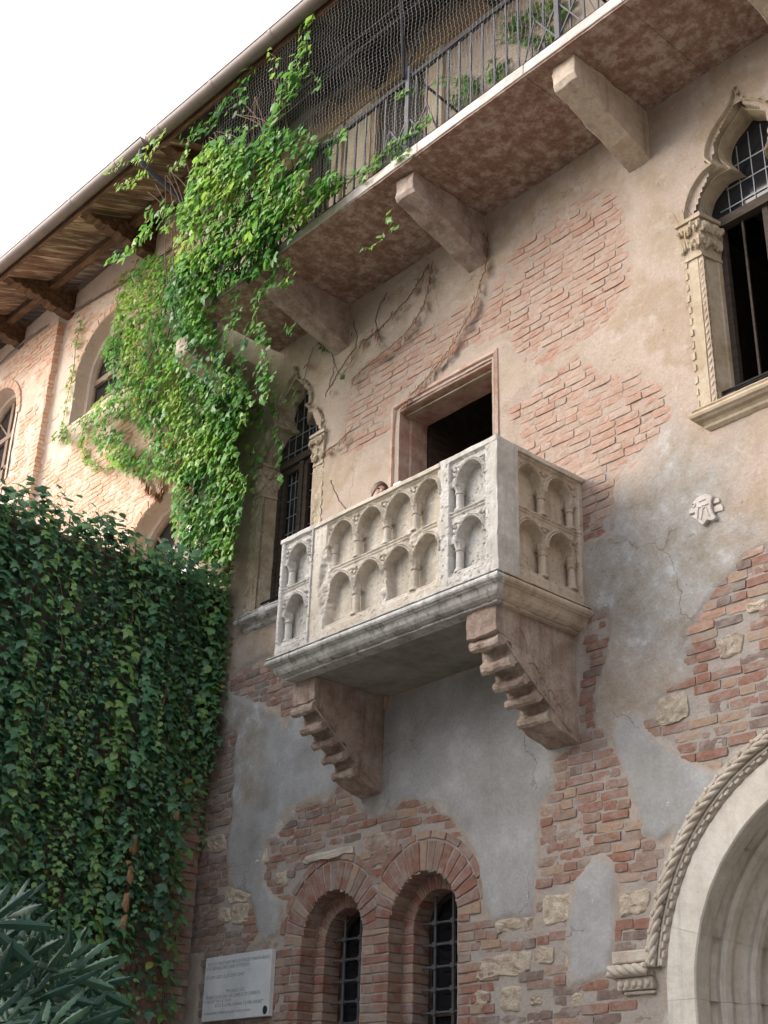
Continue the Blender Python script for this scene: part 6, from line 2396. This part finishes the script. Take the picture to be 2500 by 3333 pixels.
tag(dl.build('dried_foliage', M['dry'], DV, recalc=False), kind='stuff')
# dried runner on the wing over the lower window
mb = MB()
for path in ([(460, 1545), (480, 1580), (488, 1600)], [(528, 1560), (530, 1600), (520, 1625)], [(508, 1600), (520, 1620)]):
    C = crom([(*p, 0) for p in path], 8)
    for c in C:
        for _ in range(5):
            p = Vector(W(c.x + rv.uniform(-9, 9), c.y + rv.uniform(-6, 6), -0.06))
            l = rv.uniform(0.05, 0.09)
            s = Vector((0.5, -0.4, rv.uniform(-.3, .3))) * l * 0.5
            e = Vector((rv.uniform(-.4, .4), -0.25, -1)) * l
            mb.add([p, p + s + e * .4, p + e, p - s * .6 + e * .5], [(0, 1, 2), (0, 2, 3)], rv.uniform(0.6, 1))
tag(mb.build('withered_vine', M['dry'], None, recalc=False), 'tuft of dry brown vine hanging over the lower arched window on the pale wing', 'vine')

# ------------------------------------------------------------------ palmate shrub, bottom left
FS = thing('palmate_shrub', 'glossy dark green shrub with large palmate leaves in the bottom left corner', 'shrub', (-4.15, -5.25, 0))


def palm_mesh(seed, tone):
    r = random.Random(seed)
    nl = 8
    mbp = MB()
    c = Vector((0, 0, 0))
    for k in range(nl):
        a = R(-138 + 276 * k / (nl - 1)) + r.uniform(-.04, .04)
        L_ = (0.92 + 0.12 * math.cos(a)) * r.uniform(0.94, 1.05) * (1 if k not in (0, nl - 1) else 0.72)
        d = Vector((math.sin(a), math.cos(a), 0))
        s = Vector((d.y, -d.x, 0))
        droop = r.uniform(0.12, 0.34)
        prof = [(0.0, 0.012), (0.2, 0.055), (0.36, 0.08), (0.44, 0.076), (0.50, 0.115), (0.56, 0.078), (0.63, 0.115), (0.69, 0.076), (0.76, 0.10), (0.82, 0.06), (0.89, 0.065), (0.94, 0.025), (1.0, 0.003)]
        row = []
        for t, w_ in prof:
            z = -droop * t * t
            for e in (1, 0.06, -0.06, -1):
                row.append(d * (t * L_) + s * (w_ * L_ * e) + Vector((0, 0, z + (0.012 if abs(e) < 0.5 else -0.035 * (t > 0) - r.uniform(0, .015)))))
        fs, fv = [], []
        for i in range(len(prof) - 1):
            o_ = i * 4
            fs += [(o_, o_ + 1, o_ + 5, o_ + 4), (o_ + 2, o_ + 3, o_ + 7, o_ + 6)]
            fv += [(o_ + 1, o_ + 2, o_ + 6, o_ + 5)]
        n0 = len(mbp.v)
        mbp.add(row, fs, tone)
        mbp.f.extend([tuple(i + n0 for i in f) for f in fv])
        mbp.t.extend([1.0] * len(fv))
    return mbp.mesh('leaf', M['fatsia'], smooth=True, recalc=False)


PM = [palm_mesh(40 + i, t) for i, t in enumerate((0.2, 0.45, 0.6, 0.8, 1.0, 0.35))]
st_ = MB()
rf_ = random.Random(17)
SPOTS = [  # survey position of the leaf's heart, distance, radius, heading (image angle), tilt
    (55, 2955, 4.4, 0.23, 40), (-10, 2975, 4.2, 0.27, 100), (122, 3090, 4.3, 0.20, 30), (205, 3125, 4.35, 0.19, 10), (262, 3142, 4.4, 0.25, 75), (190, 3215, 4.3, 0.24, 60),
    (100, 3180, 4.5, 0.22, -20), (20, 3200, 4.2, 0.22, 30), (235, 3255, 4.35, 0.22, 100), (60, 3290, 4.1, 0.24, 120), (150, 3300, 4.2, 0.2, 90), (265, 3320, 4.2, 0.22, 70), (-20, 3080, 4.3, 0.22, 60),
    (10, 3100, 4.7, 0.22, 20), (130, 3010, 4.8, 0.18, 20), (40, 3040, 4.8, 0.2, 60), (170, 3350, 4.0, 0.24, 60), (330, 3370, 4.3, 0.2, 40), (90, 3380, 3.9, 0.24, 100), (-40, 3330, 4.0, 0.25, 80),
    (330, 3180, 4.45, 0.2, 85), (160, 3160, 4.25, 0.19, 45), (70, 3130, 4.35, 0.2, 10), (230, 3200, 4.5, 0.2, 95), (120, 3240, 4.2, 0.22, 70), (30, 3260, 4.2, 0.2, 50), (200, 3290, 4.25, 0.2, 110), (310, 3290, 4.4, 0.2, 90), (0, 3020, 4.5, 0.2, 45), (270, 3080, 4.75, 0.16, 40), 
    (300, 3240, 4.7, 0.18, 80), (110, 3260, 4.7, 0.2, 30), (210, 3060, 4.9, 0.15, 20)]
for i, (px, py, dist, rad, hd) in enumerate(SPOTS):
    d = ray(px - 35, py + 35)
    p = Vector(CAM + d / np.linalg.norm(d) * dist)
    o = bpy.data.objects.new('leaf', PM[i % len(PM)])
    COL.objects.link(o)
    o.parent = FS
    o.matrix_parent_inverse = FS.matrix_world.inverted()
    # leaf faces up and towards the court, its middle lobe pointing outwards from the stem
    fwd = (Vector(CR) * math.sin(R(hd)) + Vector(CU) * math.cos(R(hd)) + Vector((0.25, -0.15, -0.1))).normalized()
    nrm = Vector((0.85 + rf_.uniform(-.25, .15), -0.45 + rf_.uniform(-.25, .25), 0.42 + rf_.uniform(-.25, .25)))
    nrm = (nrm - fwd * nrm.dot(fwd)).normalized()
    xx = fwd.cross(nrm)
    m = Matrix(((xx.x, fwd.x, nrm.x, 0), (xx.y, fwd.y, nrm.y, 0), (xx.z, fwd.z, nrm.z, 0), (0, 0, 0, 1)))
    o.matrix_basis = Matrix.Translation(p) @ m @ Matrix.Scale(rad * 0.68, 4)
    root = Vector((-4.2 + rf_.uniform(-.12, .12), -5.2 + rf_.uniform(-.12, .12), 1.2 + rf_.uniform(0, 0.5)))
    st_.tube(crom([root, root.lerp(p, 0.5) + Vector((0, 0, 0.12)), p - Vector((0, 0, 0.004))], 5), 0.006, 5, r1=0.0035)
tag(st_.build('leaf_stalk', M['petiole'], FS, smooth=True), kind='stuff')
mb = MB()
for k in range(4):
    a = k * 1.7
    b = Vector((-4.2 + 0.1 * math.cos(a), -5.2 + 0.1 * math.sin(a), 0))
    mb.tube(crom([b, b + Vector((0.05 * math.cos(a), 0.05 * math.sin(a), 0.7)), b + Vector((0.1 * math.cos(a), 0.1 * math.sin(a), 1.4 + 0.15 * k))], 5), 0.03, 8, r1=0.018)
mb.build('trunk', M['bark'], FS, smooth=True)
